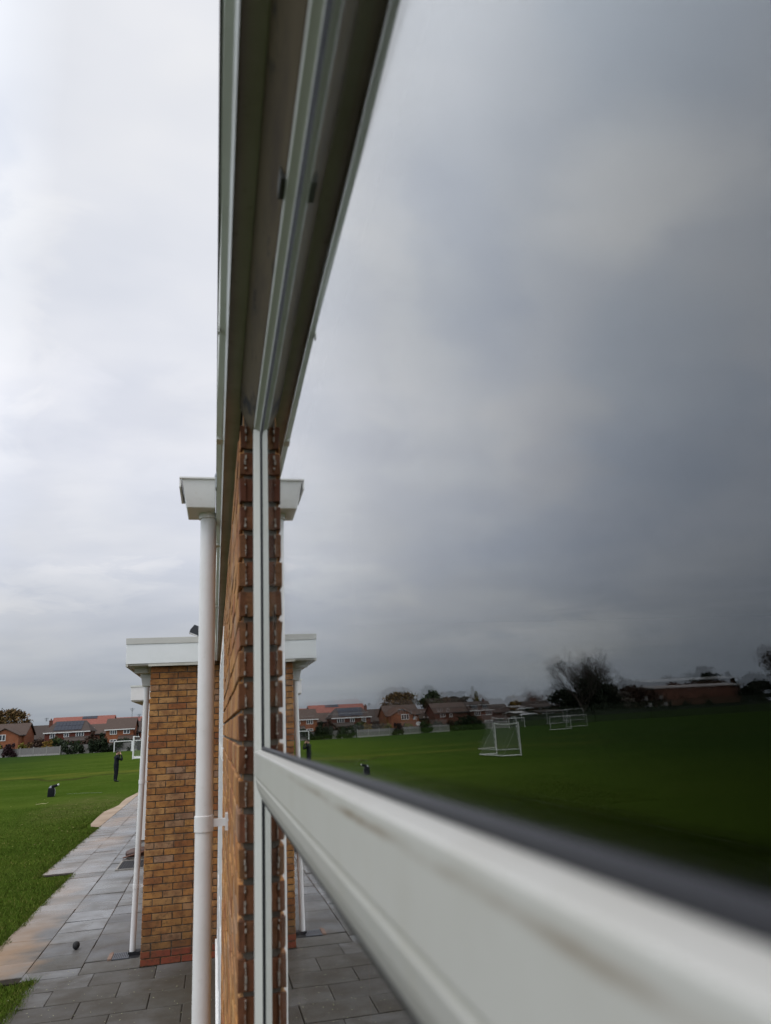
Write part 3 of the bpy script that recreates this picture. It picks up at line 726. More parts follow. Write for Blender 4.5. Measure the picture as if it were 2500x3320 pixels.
# local: faces +Y is rotated; x right, y forward
N = []; E_ = []
def nd(p, r, par=None):
    N.append((p, r)); i = len(N) - 1
    if par is not None: E_.append((par, i))
    return i
pel = nd((0, 0, .93), (.155, .115)); wa = nd((0, .005, 1.08), (.15, .105), pel); ch = nd((0, .0, 1.28), (.175, .12), wa); sh = nd((0, -.005, 1.42), (.13, .085), ch)
nk = nd((0, .02, 1.50), .055, sh); hb = nd((0, .04, 1.57), (.07, .082), nk); hm = nd((0, .05, 1.655), (.076, .092), hb); ht = nd((0, .045, 1.725), (.055, .065), hm)
for s in (-1, 1):
    hp = nd((s * .09, 0, .86), .095, pel); th = nd((s * .105, .01, .66), .085, hp); kn = nd((s * .11, .02, .48), .064, th); cf = nd((s * .115, -.01, .3), .062, kn)
    an_ = nd((s * .115, -.02, .1), .05, cf); hl = nd((s * .115, .0, .045), .045, an_); nd((s * .125, .15, .035), .036, hl)
    so_ = nd((s * .19, -.005, 1.39), .066, sh); ua = nd((s * .26, .10, 1.27), .056, so_); el = nd((s * .28, .23, 1.20), .05, ua); fa_ = nd((s * .2, .24, 1.37), .044, el); wr = nd((s * .115, .20, 1.53), .032, fa_)
    pa = nd((s * .08, .185, 1.585), (.036, .022), wr)
    for q in range(4):
        k1 = nd((s * (.07 - .016 * q), .195 - .01 * q, 1.64 - .012 * q), .0095, pa); k2 = nd((s * (.058 - .016 * q), .185 - .012 * q, 1.675 - .014 * q), .0085, k1); nd((s * (.048 - .016 * q), .165 - .012 * q, 1.69 - .015 * q), .0075, k2)
    k1 = nd((s * .062, .155, 1.575), .011, pa); nd((s * .05, .145, 1.605), .0095, k1)
def zone(c):
    if c.z > 1.535: return 1 if c.z < 1.7 else 1
    if c.z < .085: return 2
    if .085 < c.z < .2 and c.x < 0 and c.y > -.02: return 3
    return 0
body = skin_body('body', N, E_, [NAVY, SKIN, SHOE, GREYF], zone, ps)
m = MB(); bm = bmesh.new(); bmesh.ops.create_uvsphere(bm, u_segments=20, v_segments=12, radius=1)
vs = []
for v in bm.verts:
    q = Vector((v.co.x * .088, v.co.y * .106, v.co.z * .098))
    if v.co.y > .2 and v.co.z < .35: q.y *= .55
    if v.co.z < -.35: q.z *= .6
    vs.append((q.x, q.y + .037, q.z + 1.672))
fs = [[v.index for v in f.verts] for f in bm.faces]; bm.free(); m.add(vs, fs); m.build('hair', HAIR, ps, smooth=True)
for s in (-1, 1):
    m = MB(); frus(m, s * .079 - .012, s * .079 + .012, .03, .062, s * .081 - .01, s * .081 + .012, .025, .066, 1.615, 1.675)
    m.build('ear', SKIN, ps, bevel=.006)
m = MB(); frus(m, -.013, .013, .125, .162, -.008, .008, .125, .146, 1.615, 1.665); m.build('nose', SKIN, ps, bevel=.004)
m = MB(); m.tube([(-.07, .2, 1.655), (0, .215, 1.66), (.07, .2, 1.655)], .012, 8); m.box(-.05, .05, .19, .225, 1.635, 1.682)
tag(m.build('binoculars', BLACKR, None), 'small black binoculars held up by the person on the grass', 'binoculars')
bino = bpy.data.objects['binoculars']; bino.location = ps.location; bino.rotation_euler = ps.rotation_euler
# sports bag standing on end, dark roll across the top
bgt = thing('kit_bag', 'upright black kit bag with pale-ended roll strapped across its top', 'bag', (-7.42, 39.2, ground_h(-7.42, 39.2)))
m = MB()
prof = [(-.155, .11, 0), (-.15, .12, .15), (-.14, .115, .32), (-.125, .1, .40)]
vs = []
for hx, hy, zz in prof: vs += [(-abs(hx), -hy, zz), (abs(hx) - .01, -hy, zz), (abs(hx) - .01, hy, zz), (-abs(hx), hy, zz)]
m.add(vs, [(3, 2, 1, 0), (12, 13, 14, 15)] + [(4 * i + k, 4 * i + (k + 1) % 4, 4 * i + 4 + (k + 1) % 4, 4 * i + 4 + k) for i in range(3) for k in range(4)])
m.build('body', mat('black_nylon', (.006, .007, .01), .75, .2), bgt, bevel=.018, seg=3, smooth=True)
m = MB(); frus(m, -.125, .0, -.07, .07, -.06, .03, -.04, .04, .395, .485); m.build('grey_flap', mat('grey_cloth', (.25, .26, .28), .8), bgt, bevel=.012)
m = MB(); m.tube([(-.02, 0, .42), (.1, 0, .465), (.255, 0, .50)], [.06, .062, .055], 16); m.build('roll', mat('black_cloth', (.008, .008, .011), .85, .2), bgt, smooth=True)
m = MB(); m.tube([(.255, 0, .50), (.31, 0, .545)], [.05, .03], 14); m.build('roll_end', mat('pale_cloth', (.6, .6, .57), .8), bgt, smooth=True)
m = MB(); m.tube([(.14, -.05, .38), (.175, -.06, .28), (.18, -.06, .16), (.15, -.06, .05)], .012, 8); m.build('strap', mat('grey_webbing', (.3, .3, .33), .8), bgt, smooth=True)
m = MB(); m.tube([(-.25, 0, .02), (-.05, .15, .035), (.12, .02, .03), (.2, .2, .06)], [.008, .011, .01, .004], 8)
tag(m.build('twig', mat('pale_wood', (.42, .38, .2), .8), loc=(-6.85, 34.5, 0)), 'pale broken twig lying on the grass left of the path', 'twig')

ORB = brick_tex('orange_brick_wall', (.30, .10, .045), (.24, .08, .036), (.22, .14, .095)); DRB = brick_tex('dark_red_brick_wall', (.15, .038, .024), (.12, .03, .02), (.14, .09, .07))
# ------------------------------------------------------------------ goals
def goal(label, p1, p2, h, depth, rad=.05, ground=True, group=None, net=True, sag=0.0, back=None, top_depth=None):
    p1 = Vector((*p1, 0)); p2 = Vector((*p2, 0)); c = (p1 + p2) / 2
    if back is None:
        d = (p2 - p1).normalized(); back = Vector((-d.y, d.x, 0))
    back = Vector((back[0], back[1], 0)).normalized() * depth
    g = thing('football_goal', label, 'goal', tuple(c), 0, group)
    a, b = p1 - c, p2 - c; up_ = Vector((0, 0, h))
    for q in (a, b):
        m = MB(); m.tube([q, q + up_], rad, 10); m.build('post', GOALW, g, smooth=True)
    m = MB(); m.tube([a + up_ + (b - a) * k - Vector((0, 0, sag * 4 * k * (1 - k))) for k in (0, .25, .5, .75, 1)], rad * .98, 10); m.build('crossbar', GOALW, g, smooth=True)
    td = back * (top_depth if top_depth is not None else .0)
    for q in (a, b):
        m = MB()
        if td.length > .01: m.tube([q + up_, q + up_ + td], rad * .5, 6)
        m.tube([q + up_ + td, q + back + Vector((0, 0, .04))], rad * .1, 6)
        if ground: m.tube([q + Vector((0, 0, rad)), q + back + Vector((0, 0, rad))], rad * .95, 8)
        m.build('stay', GOALW, g, smooth=True)
    if ground:
        m = MB(); m.tube([a + back + Vector((0, 0, rad)), b + back + Vector((0, 0, rad))], rad * .95, 8); m.build('ground_bar', GOALW, g, smooth=True)
    if net:
        m = MB(); z = Vector((0, 0, .03))
        m.quad(a + up_ + td, b + up_ + td, b + back + z, a + back + z)
        m.add([a + up_, a + up_ + td * 1.01, a + back + z, a + z], [(0, 1, 2, 3)]) if td.length > .01 else m.add([a + up_, a + back + z, a + z], [(0, 1, 2)])
        m.add([b + up_, b + up_ + td * 1.01, b + back + z, b + z], [(0, 1, 2, 3)]) if td.length > .01 else m.add([b + up_, b + back + z, b + z], [(0, 1, 2)])
        m.build('net', NET, g, recalc=False)
    return g
GG = 'goals on the playing field'
goal('tall white goal seen edge-on with draped net beyond the person', (-9.0, 92), (-9.5, 97.3), 2.45, 2.0, .085, True, GG, True, 0, (1, .1), .3)
goal('low white goal partly behind the standing person', (-17.1, 142), (-14.3, 143), 1.75, 1.2, .075, False, GG, True, 0, (0, 1))
goal('low white goal mostly hidden behind the slim annexe drainpipe', (-14.1, 142.4), (-8.9, 144), 1.75, 1.2, .075, False, GG, True, 0, (0, 1))
goal('nearest small portable goal with sagging crossbar and ground frame', (-18.91, 50.24), (-19.18, 46.6), 2.05, 1.2, .05, True, GG, True, .1, (1, .12))
goal('left goal of the touching white pair on the far grass', (-51.46, 111.2), (-55.8, 112.8), 2.0, 1.6, .045, True, GG, True, 0, (-.33, 1), .35)
goal('right goal of the touching white pair on the far grass', (-61.2, 125.3), (-66.95, 128.65), 2.0, 1.8, .045, True, GG, True, 0, (-.33, 1), .35)
goal('farthest wide white goal by the boundary hedge before the marquee', (-59.4, 148), (-65.1, 153.3), 2.0, 1.5, .07, False, GG, True, 0, (-.33, 1))
# ------------------------------------------------------------------ houses
def yat(s, off=0):                        # depth at which a sight line of slope s meets the garden boundary
    # boundary runs from (-26,146) outwards
    return (140 + off) / (1 + .30 * s) if False else (139.5 + off) / (1 - .31 * (-s))
def house(label, sL, sR, ze, zr, Y, wallm=REDTEX, roofm=None, wins=(), hip=0.0, depth=8.5, chim=None, gable=None, panel=None, porch=None, dormers=(), name='brick_house', cat='house', group='houses beyond the field', lower=True, base=0):
    roofm = roofm or TILE
    x0, x1 = sL * Y, sR * Y; W_ = x1 - x0; he = ze * Y + H; hr = zr * (Y + depth / 2) + H
    h = thing(name, label, cat, ((x0 + x1) / 2, Y, 0), 0, group); hw = W_ / 2
    cx = (x0 + x1) / 2
    m = MB()
    if hip > 0: m.box(-hw, hw, 0, depth, -.2, he)
    else:
        for_sides = [(0, he), (depth, he), (depth / 2, hr - .12)]
        m.prism([(0, -.2), (0, he), (depth / 2, hr - .15), (depth, he), (depth, -.2)], 'x', -hw, hw)
    if gable:
        g0, g1, gz, gd = gable; a, b = g0 * Y - cx, g1 * Y - cx; gh = gz * Y + H
        m.prism([(a, -.2), (a, he), ((a + b) / 2, gh - .12), (b, he), (b, -.2)], 'y', -gd, .1)
    wo = m.build('wall', wallm, h)
    m = MB(); e = .35; th = .16; hp = hip * W_
    sl = (hr - he) / (depth / 2); lo = he - e * sl
    v = [(-hw - e, -e, lo), (hw + e, -e, lo), (hw + e - hp, depth / 2, hr), (-hw - e + hp, depth / 2, hr), (-hw - e, depth + e, lo), (hw + e, depth + e, lo)]
    v += [(x, y, z + th) for x, y, z in v]
    m.add(v, [(0, 1, 2, 3), (3, 2, 5, 4), (6, 9, 8, 7), (9, 10, 11, 8), (0, 6, 7, 1), (4, 5, 11, 10), (0, 3, 9, 6), (3, 4, 10, 9), (1, 7, 8, 2), (2, 8, 11, 5)])
    if hip > 0:
        m.add(v, [(0, 3, 4), (1, 5, 2), (6, 10, 9), (7, 8, 11)])
    if gable:
        mid = (a + b) / 2; lo2 = he - .25; ge = .3
        dd = depth / 2 * (gh - he) / max(.1, hr - he)
        q = [(a - ge, -gd - ge, lo2), (mid, -gd - ge, gh), (b + ge, -gd - ge, lo2), (a - ge, .1, lo2), (mid, dd, gh), (b + ge, .1, lo2)]
        q += [(x, y, z + th) for x, y, z in q]
        m.add(q, [(0, 1, 4, 3), (1, 2, 5, 4), (6, 9, 10, 7), (7, 10, 11, 8), (0, 6, 7, 1), (1, 7, 8, 2), (0, 3, 9, 6), (2, 8, 11, 5)])
    ro = m.build('roof', roofm, h, recalc=False)
    m = MB(); m.box(-hw - .3, hw + .3, -.42, -.3, lo - .02, lo + .16); m.build('gutter', WHITE if panel or ze > .0096 else METALD, h)
    for i, wn in enumerate(wins):
        s0, s1, z0, z1, *rest = wn; fwd = rest[0] if rest else 0
        xa, xb = s0 * Y - cx, s1 * Y - cx; za_, zb_ = z0 * Y + H, z1 * Y + H
        fy = -fwd - .02
        f = MB(); t_ = .11; n = max(1, round((xb - xa) / .55))
        f.box(xa, xb, fy - .07, fy + .02, za_, za_ + t_); f.box(xa, xb, fy - .07, fy + .02, zb_ - t_, zb_)
        for k in range(n + 1):
            xx = xa + (xb - xa - t_) * k / n; f.box(xx, xx + t_, fy - .068, fy + .018, za_ + t_, zb_ - t_)
        fo = f.build('window', WHITE, h)
        f = MB(); f.box(xa + .03, xb - .03, fy - .02, fy + .01, za_ + .03, zb_ - .03); f.build('pane', PANE, fo)
    if chim:
        s, zc_, wd = chim; xx = s * Y - cx; m = MB(); m.box(xx - wd / 2, xx + wd / 2, depth / 2 - .4, depth / 2 + .4, he, zc_ * Y + H)
        m.box(xx - wd / 2 - .06, xx + wd / 2 + .06, depth / 2 - .46, depth / 2 + .46, zc_ * Y + H, zc_ * Y + H + .12)
        m.tube([(xx, depth / 2, zc_ * Y + H + .1), (xx, depth / 2, zc_ * Y + H + .5)], .13, 8); m.build('chimney', BRNTEX, ro)
    if panel:
        s0, s1, f0, f1, nc, nr = panel; xa, xb = s0 * Y - cx, s1 * Y - cx
        P = lambda x, f, o: (x, (-e + (depth / 2 + e) * f), lo + (hr - lo) * f + th + o)
        for i in range(nc):
            for j in range(nr):
                a_, b_ = xa + (xb - xa) * (i + .03) / nc, xa + (xb - xa) * (i + .97) / nc; c_, d_ = f0 + (f1 - f0) * (j + .03) / nr, f0 + (f1 - f0) * (j + .97) / nr
                m = MB(); q = [P(a_, c_, .04), P(b_, c_, .04), P(b_, d_, .04), P(a_, d_, .04), P(a_, c_, .10), P(b_, c_, .10), P(b_, d_, .10), P(a_, d_, .10)]
                m.add(q, [(3, 2, 1, 0), (4, 5, 6, 7), (0, 1, 5, 4), (1, 2, 6, 5), (2, 3, 7, 6), (3, 0, 4, 7)]); m.build('solar_panel', SOLAR, ro)
    if porch:
        s0, s1, z0, z1, pd = porch; xa, xb = s0 * Y - cx, s1 * Y - cx; za_, zb_ = z0 * Y + H, z1 * Y + H
        m = MB(); m.prism([(-pd, za_), (-pd, za_ + .12), (-.01, zb_ + .12), (-.01, zb_)], 'x', xa, xb); m.build('porch_roof', roofm, h)
        m = MB(); m.box(xa + .3, xb - .3, -pd + .35, -.02, -.2, za_ + .05); m.build('porch', wallm, h)
    for s0, s1, z0, z1 in dormers:
        xa, xb = s0 * Y - cx, s1 * Y - cx; za_, zb_ = z0 * Y + H, z1 * Y + H; dy = (za_ - lo) / sl - e
        m = MB(); m.box(xa - .15, xb + .15, dy, depth / 2, za_ - .2, zb_ + .25); dm = m.build('dormer', TILED, ro)
        m = MB(); m.box(xa, xb, dy - .05, dy - .005, za_, zb_); m.build('window', PANE, dm)
    return h
house('orange brick house with white-windowed front gable below a brown roof', -.2702, -.2239, .0090, .0215, 172, ORB, TILE, [(-.2517, -.2407, .0027, .0098, 3), (-.2648, -.2570, .0026, .0088)], gable=(-.2571, -.2267, .0164, 3.0))
house('low brown-roofed house between the gabled house and the solar panel house', -.2265, -.2015, .0030, .0178, 186, BRNTEX, TILED, [])
house('red brick house with solar panels across its hipped roof', -.2015, -.1506, .0096, .0213, 174, DRB, TILED, [(-.1659, -.1565, .0030, .0089), (-.1797, -.1737, .0032, .0083), (-.1955, -.1896, .0026, .0090), (-.1790, -.1765, -.0110, -.0055)], hip=.19, chim=(-.2000, .0237, .6), panel=(-.1925, -.1600, .12, .93, 8, 2), porch=(-.1780, -.1500, -.002, .0030, 2.5))
house('brown-roofed house half behind a bush right of the solar panel house', -.1500, -.1305, .0055, .0162, 188, BRNTEX, TILE, [(-.148, -.1445, .0068, .0128)])
house('orange brick house with brown roof and dark lattice windows near the annexe', -.1310, -.0984, .0097, .0218, 170, ORB, TILE, [(-.1262, -.1181, .0033, .0090), (-.1105, -.1027, .0035, .0088), (-.126, -.118, -.0056, -.0025)], gable=(-.1165, -.0985, .0018, 1.5) if False else None, porch=(-.1160, -.0975, -.0042, .0012, 2.2))
house('dark-roofed house beside the annexe pipe', -.0975, -.0820, .0055, .0172, 176, BRNTEX, TILED, [(-.0955, -.092, -.002, .0045)])
house('brown brick house nearest the slim annexe pipe', -.0905, -.066, .0060, .0205, 166, BRNTEX, TILED, [])
house('long red-tiled roof rising behind the solar panel house', -.1960, -.1253, .0140, .0262, 215, REDTEX, TILER, [], depth=12, panel=(-.163, -.145, .72, .97, 3, 1))
house('distant red-roofed block behind the lattice-window house', -.1235, -.072, .0165, .0228, 225, REDTEX, TILER, [], depth=12)
house('low brown house with three small white windows', -.2960, -.2715, .0030, .0150, 182, BRNTEX, TILE, [(-.2790, -.2765, .0035, .0058), (-.2845, -.282, .0035, .0058), (-.290, -.2875, .0035, .0058)])
house('brown brick house with wide plain roof and dark windows', -.3411, -.2940, .0092, .0212, 176, BRNTEX, TILE, [(-.3088, -.3009, .0033, .0084), (-.3190, -.3143, .0028, .0078)])
house('dark brick house with roof dormers and bright white windows', -.3792, -.3455, .0101, .0212, 178, BRNTEX, TILED, [(-.3604, -.3519, .0025, .0093), (-.3775, -.3682, .0029, .0087), (-.3778, -.3657, -.0073, -.0037)], dormers=[(-.358, -.3495, .0128, .0175), (-.373, -.366, .0128, .0175)], chim=(-.3745, .0240, .6))
house('long low dark roof behind the farthest goal', -.4045, -.3795, .0060, .0160, 195, BRNTEX, TILED, [])
house('wide dark-roofed house with chimney behind the marquee', -.4690, -.4170, .0095, .0180, 205, BRNTEX, TILED, [(-.4535, -.4480, .004, .0080), (-.4650, -.459, .004, .0080)], chim=(-.4505, .0225, 1.6))
house('low bungalow with white-edged roof beside the white marquee', -.4860, -.4510, .0022, .0052, 186, BRNTEX, TILED, [(-.4570, -.4530, -.0040, .0012), (-.4640, -.4590, -.0026, .0012), (-.4715, -.4665, -.0024, .0012)])
# white flat canopy building left of the marquee
house('low shed with pale sheet roof left of the white marquee', -.4300, -.4130, .0026, .0052, 184, BRNTEX, GREYR, [])
# marquee
mq = thing('marquee', 'rounded white marquee tent before the wide dark roof', 'tent', (-.439 * 178, 178, 0))
m = MB(); hw = .0115 * 178; n = 12
pr = [(hw * math.cos(math.pi * k / n), 1.5 + 1.45 * math.sin(math.pi * k / n)) for k in range(n + 1)]
m.prism([(hw, 0)] + pr + [(-hw, 0)], 'y', 0, 6); m.build('canopy', noisy('white_canvas', (.62, .63, .64), (.5, .51, .52), 1, .7, 0), mq, smooth=True)
m = MB(); m.box(-.5, .5, -.03, -.001, 0, 1.9); m.build('door_flap', mat('grey_canvas', (.35, .36, .38), .7), mq)
# sports hall
hl_ = thing('sports_hall', 'long plain brick hall with pale sheet roof beyond the hedge', 'building', (-.71 * 214, 214, 0))
W2 = .0735 * 214
m = MB(); m.box(-W2, W2, 0, 22, -.2, H + .0268 * 214); m.build('wall', noisy('hall_brick', (.14, .06, .038), (.165, .075, .048), 1.5, .9, 0), hl_)
m = MB(); m.prism([(-.5, H + .0266 * 214), (-.5, H + .0280 * 214), (8, H + .0312 * 222), (22.5, H + .0285 * 222), (22.5, H + .0272 * 222)], 'x', -W2 - .8, W2 + .8); m.build('roof', GREYR, hl_)
for q in (-.02, .016):
    m = MB(); m.box(q * 214 - .5, q * 214 + .5, -.12, -.01, H + .0235 * 214, H + .0245 * 214); m.build('wall_lamp', GREYR, hl_)
# basketball hoops
for s, Y_, lb in ((-.6175, 180, 'white basketball backboard on a post before the hall, nearer the bare tree'), (-.6435, 185, 'white basketball backboard on a post before the hall, beside its brick end')):
    b_ = thing('basketball_hoop', lb, 'basketball hoop', (s * Y_, Y_, 0), 0, 'basketball hoops by the far hedge')
    m = MB(); m.tube([(0, 0, 0), (0, 0, 2.9), (-.2, -.1, 3.1), (-1.2, -.4, 3.15)], .09, 8); m.build('post', mat('galvanised_post', (.2, .2, .2), .5), b_, smooth=True)
    m = MB(); m.box(-1.75, -.75, -.47, -.42, 2.8, 3.9); m.build('backboard', GREYR, b_)
    m = MB(); m.tube([(-1.25 + .23 * math.cos(a), -.72 + .23 * math.sin(a), 3.05) for a in [k * math.pi / 6 for k in range(13)]], .02, 6, cap=False); m.build('rim', mat('orange_rim', (.4, .1, .03), .5), b_)
# aerials
def aerial(label, s, Y_, z0, z1):
    m = MB(); m.tube([(0, 0, 0), (0, 0, (z1 - z0) * Y_)], .04, 6); h = (z1 - z0) * Y_
    for k in range(5): m.box(-.5 + .08 * k, .5 - .08 * k, -.02, .02, h - .15 - .16 * k, h - .11 - .16 * k)
    tag(m.build('tv_aerial', METALD, loc=(s * Y_, Y_, H + z0 * Y_)), label, 'aerial')
aerial('thin tall aerial mast above the lattice-window house roof', -.1010, 176, .0190, .0345)
aerial('thin short aerial on the chimney of the solar panel house', -.2006, 178.2, .0236, .0275)
aerial('thin short aerial above the roofs near the annexe pipe', -.0925, 180, .017, .0268)
# satellite dish like white disc
m = MB(); m.tube([(0, 0, 0), (0, 0, 1.1)], .04, 6); bmv = []
for k in range(18):
    a = 2 * math.pi * k / 18; bmv.append((.6 * math.cos(a), -.1, 1.5 + .42 * math.sin(a)))
m.add(bmv + [(x, y + .06, z) for x, y, z in bmv] + [(0, -.02, 1.5), (0, .05, 1.5)], [(k, (k + 1) % 18, 36) for k in range(18)] + [(18 + k, 37, 18 + (k + 1) % 18) for k in range(18)] + [(k, 18 + k, 18 + (k + 1) % 18, (k + 1) % 18) for k in range(18)])
tag(m.build('satellite_dish', WHITE, loc=(-.2690 * 158, 158, .5)), 'round white dish on a short pole by the garden fence', 'satellite dish')

# ------------------------------------------------------------------ garden fences, hedges, bushes and trees
FENCE = noisy('weathered_fence_panel', (.13, .125, .12), (.19, .18, .17), 4, .9, 0, stretch=(3, 3, .4)); CONC = noisy('concrete_post', (.22, .21, .2), (.3, .29, .27), 4, .9, 0)
def fence(label, pts, h=1.45, name='panel_fence'):
    f = thing(name, label, 'fence', (*pts[0], 0)); o = Vector((*pts[0], 0))
    for (a, b) in zip(pts[:-1], pts[1:]):
        a = Vector((*a, 0)); b = Vector((*b, 0)); L = (b - a).length; n = max(1, round(L / 2.6)); d = (b - a).normalized(); q = Vector((-d.y, d.x, 0))
        for i in range(n):
            p = a + d * (L * i / n); e = a + d * (L * (i + 1) / n); dh = rnd.uniform(-.06, .06)
            m = MB(); v = []
            for z0, z1, tk in ((.28, h + dh, .03),):
                for pp in (p + d * .06, e - d * .06):
                    for s in (-1, 1):
                        for zz in (z0, z1): v.append(tuple(pp + q * s * tk - o + Vector((0, 0, zz))))
            m.add(v, [(0, 1, 3, 2), (4, 6, 7, 5), (0, 4, 5, 1), (2, 3, 7, 6), (0, 2, 6, 4), (1, 5, 7, 3)]); m.build('panel', FENCE, f)
            m = MB(); v = []
            for pp in (p + d * .05, e - d * .05):
                for s in (-1, 1):
                    for zz in (-.1, .27): v.append(tuple(pp + q * s * .045 - o + Vector((0, 0, zz))))
            m.add(v, [(0, 1, 3, 2), (4, 6, 7, 5), (0, 4, 5, 1), (2, 3, 7, 6), (0, 2, 6, 4), (1, 5, 7, 3)]); m.build('gravel_board', CONC, f)
            m = MB(); c = p - o; m.box(c.x - .07, c.x + .07, c.y - .09, c.y + .09, -.1, h + .12); m.build('post', CONC, f)
fence('grey panel fence along the gardens below the solar panel house', [(-27.5, 150.5), (-40, 156), (-50, 159.5)])
fence('grey panel fence left of the dark bush below the dormer house', [(-57.5, 162), (-66, 164.5)])
fence('dull panel fence behind the round bushes near the lattice-window house', [(-14, 148), (-22, 149.5), (-27.4, 151)], 1.5)

def leaf_cloud(m, centres, n, size, rng, mi=0, flat=1.0, shell=.55):
    tot = sum(r[0] * r[1] * r[2] for _, r in centres)
    for c, r in centres:
        k = max(3, int(n * r[0] * r[1] * r[2] / tot)) if tot else n
        for _ in range(k):
            p = Vector((c[0] + r[0] * rng.gauss(0, .52), c[1] + r[1] * rng.gauss(0, .52), c[2] + r[2] * rng.gauss(0, .52)))
            if p.z < .05: continue
            u = Vector((rng.gauss(0, 1), rng.gauss(0, 1), rng.gauss(0, 1))).normalized(); w_ = u.orthogonal().normalized(); v_ = u.cross(w_)
            s = size * rng.uniform(.5, 1.3)
            m.add([p - w_ * s, p + v_ * s * .6, p + w_ * s, p - v_ * s * .6], [(0, 1, 2, 3)], mi)
BARK = noisy('bark', (.045, .035, .028), (.075, .06, .048), 6, .95, .3)
FG = foliage('green_leaves', (.016, .034, .006), (.042, .072, .013)); FD = foliage('dark_evergreen', (.010, .018, .007), (.026, .04, .014))
FO = foliage('autumn_orange_leaves', (.07, .04, .012), (.17, .095, .025), (.1, .1, .03)); FY = foliage('yellow_leaves', (.12, .11, .015), (.3, .25, .035))
FP = foliage('purple_leaves', (.028, .012, .014), (.06, .025, .03)); FB = foliage('brown_leaves', (.04, .022, .014), (.09, .05, .03)); FGO = foliage('golden_leaves', (.16, .10, .015), (.28, .17, .03)); FW = foliage('pale_blossom', (.2, .18, .15), (.42, .38, .32))
def limbs(m, rng, p, d, L, r, depth, tips, spread=.6, n=7, upb=.15):
    q = p
    seg = 3; pts = [p]; dd = d.copy()
    for i in range(seg):
        dd = (dd + Vector((rng.gauss(0, .13), rng.gauss(0, .13), rng.gauss(0, .08) + .03))).normalized(); q = q + dd * L / seg; pts.append(q)
    m.tube(pts, [r, r * .88, r * .75, r * .6], max(3, n), 0, cap=False)
    if depth == 0: tips.append(q); return
    for k in range(rng.choice((2, 3, 3)) if depth > 1 else 3):
        a = rng.uniform(0, 2 * math.pi); u = dd.orthogonal().normalized(); w_ = dd.cross(u)
        nd_ = (dd + (u * math.cos(a) + w_ * math.sin(a)) * spread * rng.uniform(.7, 1.3) + Vector((0, 0, upb))).normalized()
        limbs(m, rng, pts[rng.choice((2, 3, 3))], nd_, L * rng.uniform(.62, .82), r * .58, depth - 1, tips, spread, n - 1, upb)
TG = 'trees beyond the field'
def tree(label, s, Y_, z0, z1, hwid, leafm, seed, n=2600, lobes=9, size=.28, name='leafy_tree', gap=.5, conical=False):
    """crown spans z0..z1 (slopes) and +-hwid (slope)"""
    rng = random.Random(seed); t_ = thing(name, label, 'tree', (s * Y_, Y_, 0), 0, TG)
    zb, zt, rw = H + z0 * Y_, H + z1 * Y_, hwid * Y_; zm = (zb + zt) / 2; rh = (zt - zb) / 2
    m = MB(); tips = []
    m.tube([(0, 0, -.1), (0.05, 0, zb * .5), (0, 0, zb + rh * .5)], [.32, .25, .16], 8); 
    for k in range(6):
        a = k * 1.05 + rng.uniform(-.3, .3); limbs(m, rng, Vector((0, 0, zb * .8)), Vector((math.cos(a) * .6, math.sin(a) * .6, .8)).normalized(), (rh * 1.1), .11, 2, tips, .5, 5)
    m.build('trunk', BARK, t_, recalc=False)
    m = MB(); cs = []
    for k in range(lobes * 3):
        a = rng.uniform(0, 6.28); rr = rng.uniform(.1, 1) ** .55 * .9; zz = rng.uniform(-.9, .92)
        lim = math.sqrt(max(.05, 1 - zz * zz)) if not conical else max(.12, (1 - zz) / 2)
        q = rng.uniform(.17, .36)
        cs.append(((math.cos(a) * rr * rw * lim, math.sin(a) * rr * rw * lim, zm + zz * rh * .86), (rw * q * (.5 + lim / 2 if conical else 1), rw * q * (.5 + lim / 2 if conical else 1), max(rh * q * .8, rw * q * .45))))
    leaf_cloud(m, cs, n, size, rng, shell=gap); m.build('crown', leafm, t_, recalc=False)
    return t_
tree('orange-brown autumn tree behind the gabled house', -.2435, 192, .016, .0385, .0275, FO, 3, 2600, 16, .34)
tree('broad mid-green tree with orange edge right of the autumn tree', -.2885, 198, .014, .0385, .0175, FG, 5, 2400, 12, .34)
tree('rusty orange bushy tree beside the broad green tree', -.3100, 200, .014, .0300, .0085, FO, 6, 1000, 7, .3)
tree('dark rounded evergreen tree behind the plain-roofed house', -.3290, 205, .014, .0305, .0155, FD, 7, 2200, 10, .34, gap=.7)
tree('narrow yellow poplar tree beside the dormer house', -.3565, 200, .012, .0362, .0075, FY, 8, 1500, 9, .26, conical=True)
tree('small golden tree left of the wide dark-roofed house', -.4130, 200, .006, .0210, .0085, FGO, 9, 1200, 8, .28)
tree('large dark evergreen clump left of the big bare tree', -.4900, 196, -.004, .0320, .0240, FD, 10, 4200, 18, .38, gap=.75, name='evergreen_tree')
tree('dark ivy-covered tree within the big bare tree', -.5350, 193, -.004, .0520, .0330, FD, 12, 5600, 22, .36, gap=.6)
tree('dense dark tree filling the gap under the big bare tree', -.5120, 195, -.008, .0250, .0200, FD, 71, 2600, 14, .38, gap=.7, name='evergreen_tree')
tree('low dark tree right of the ivy-covered tree', -.5650, 194, -.008, .0240, .0200, FD, 72, 2600, 14, .38, gap=.7)
tree('low brownish tree by the left end of the brick hall', -.6300, 192, -.008, .0220, .0200, FB, 73, 2200, 12, .36, gap=.7)
tree('dark low trees beside the right end of the brick hall', -.7990, 200, -.008, .0260, .0160, FD, 74, 2200, 12, .38, gap=.7)
tree('dull green tree behind the marquee and pale shed', -.4230, 196, -.006, .0100, .0150, FD, 75, 1500, 9, .3)
tree('small dark rounded tree right of the big bare tree', -.5700, 200, .010, .0370, .0085, FD, 13, 1100, 7, .3, gap=.7)
tree('rust-tinged bushy tree left of the brick hall', -.6000, 196, .000, .0330, .0240, FB, 14, 2800, 14, .34, gap=.7)
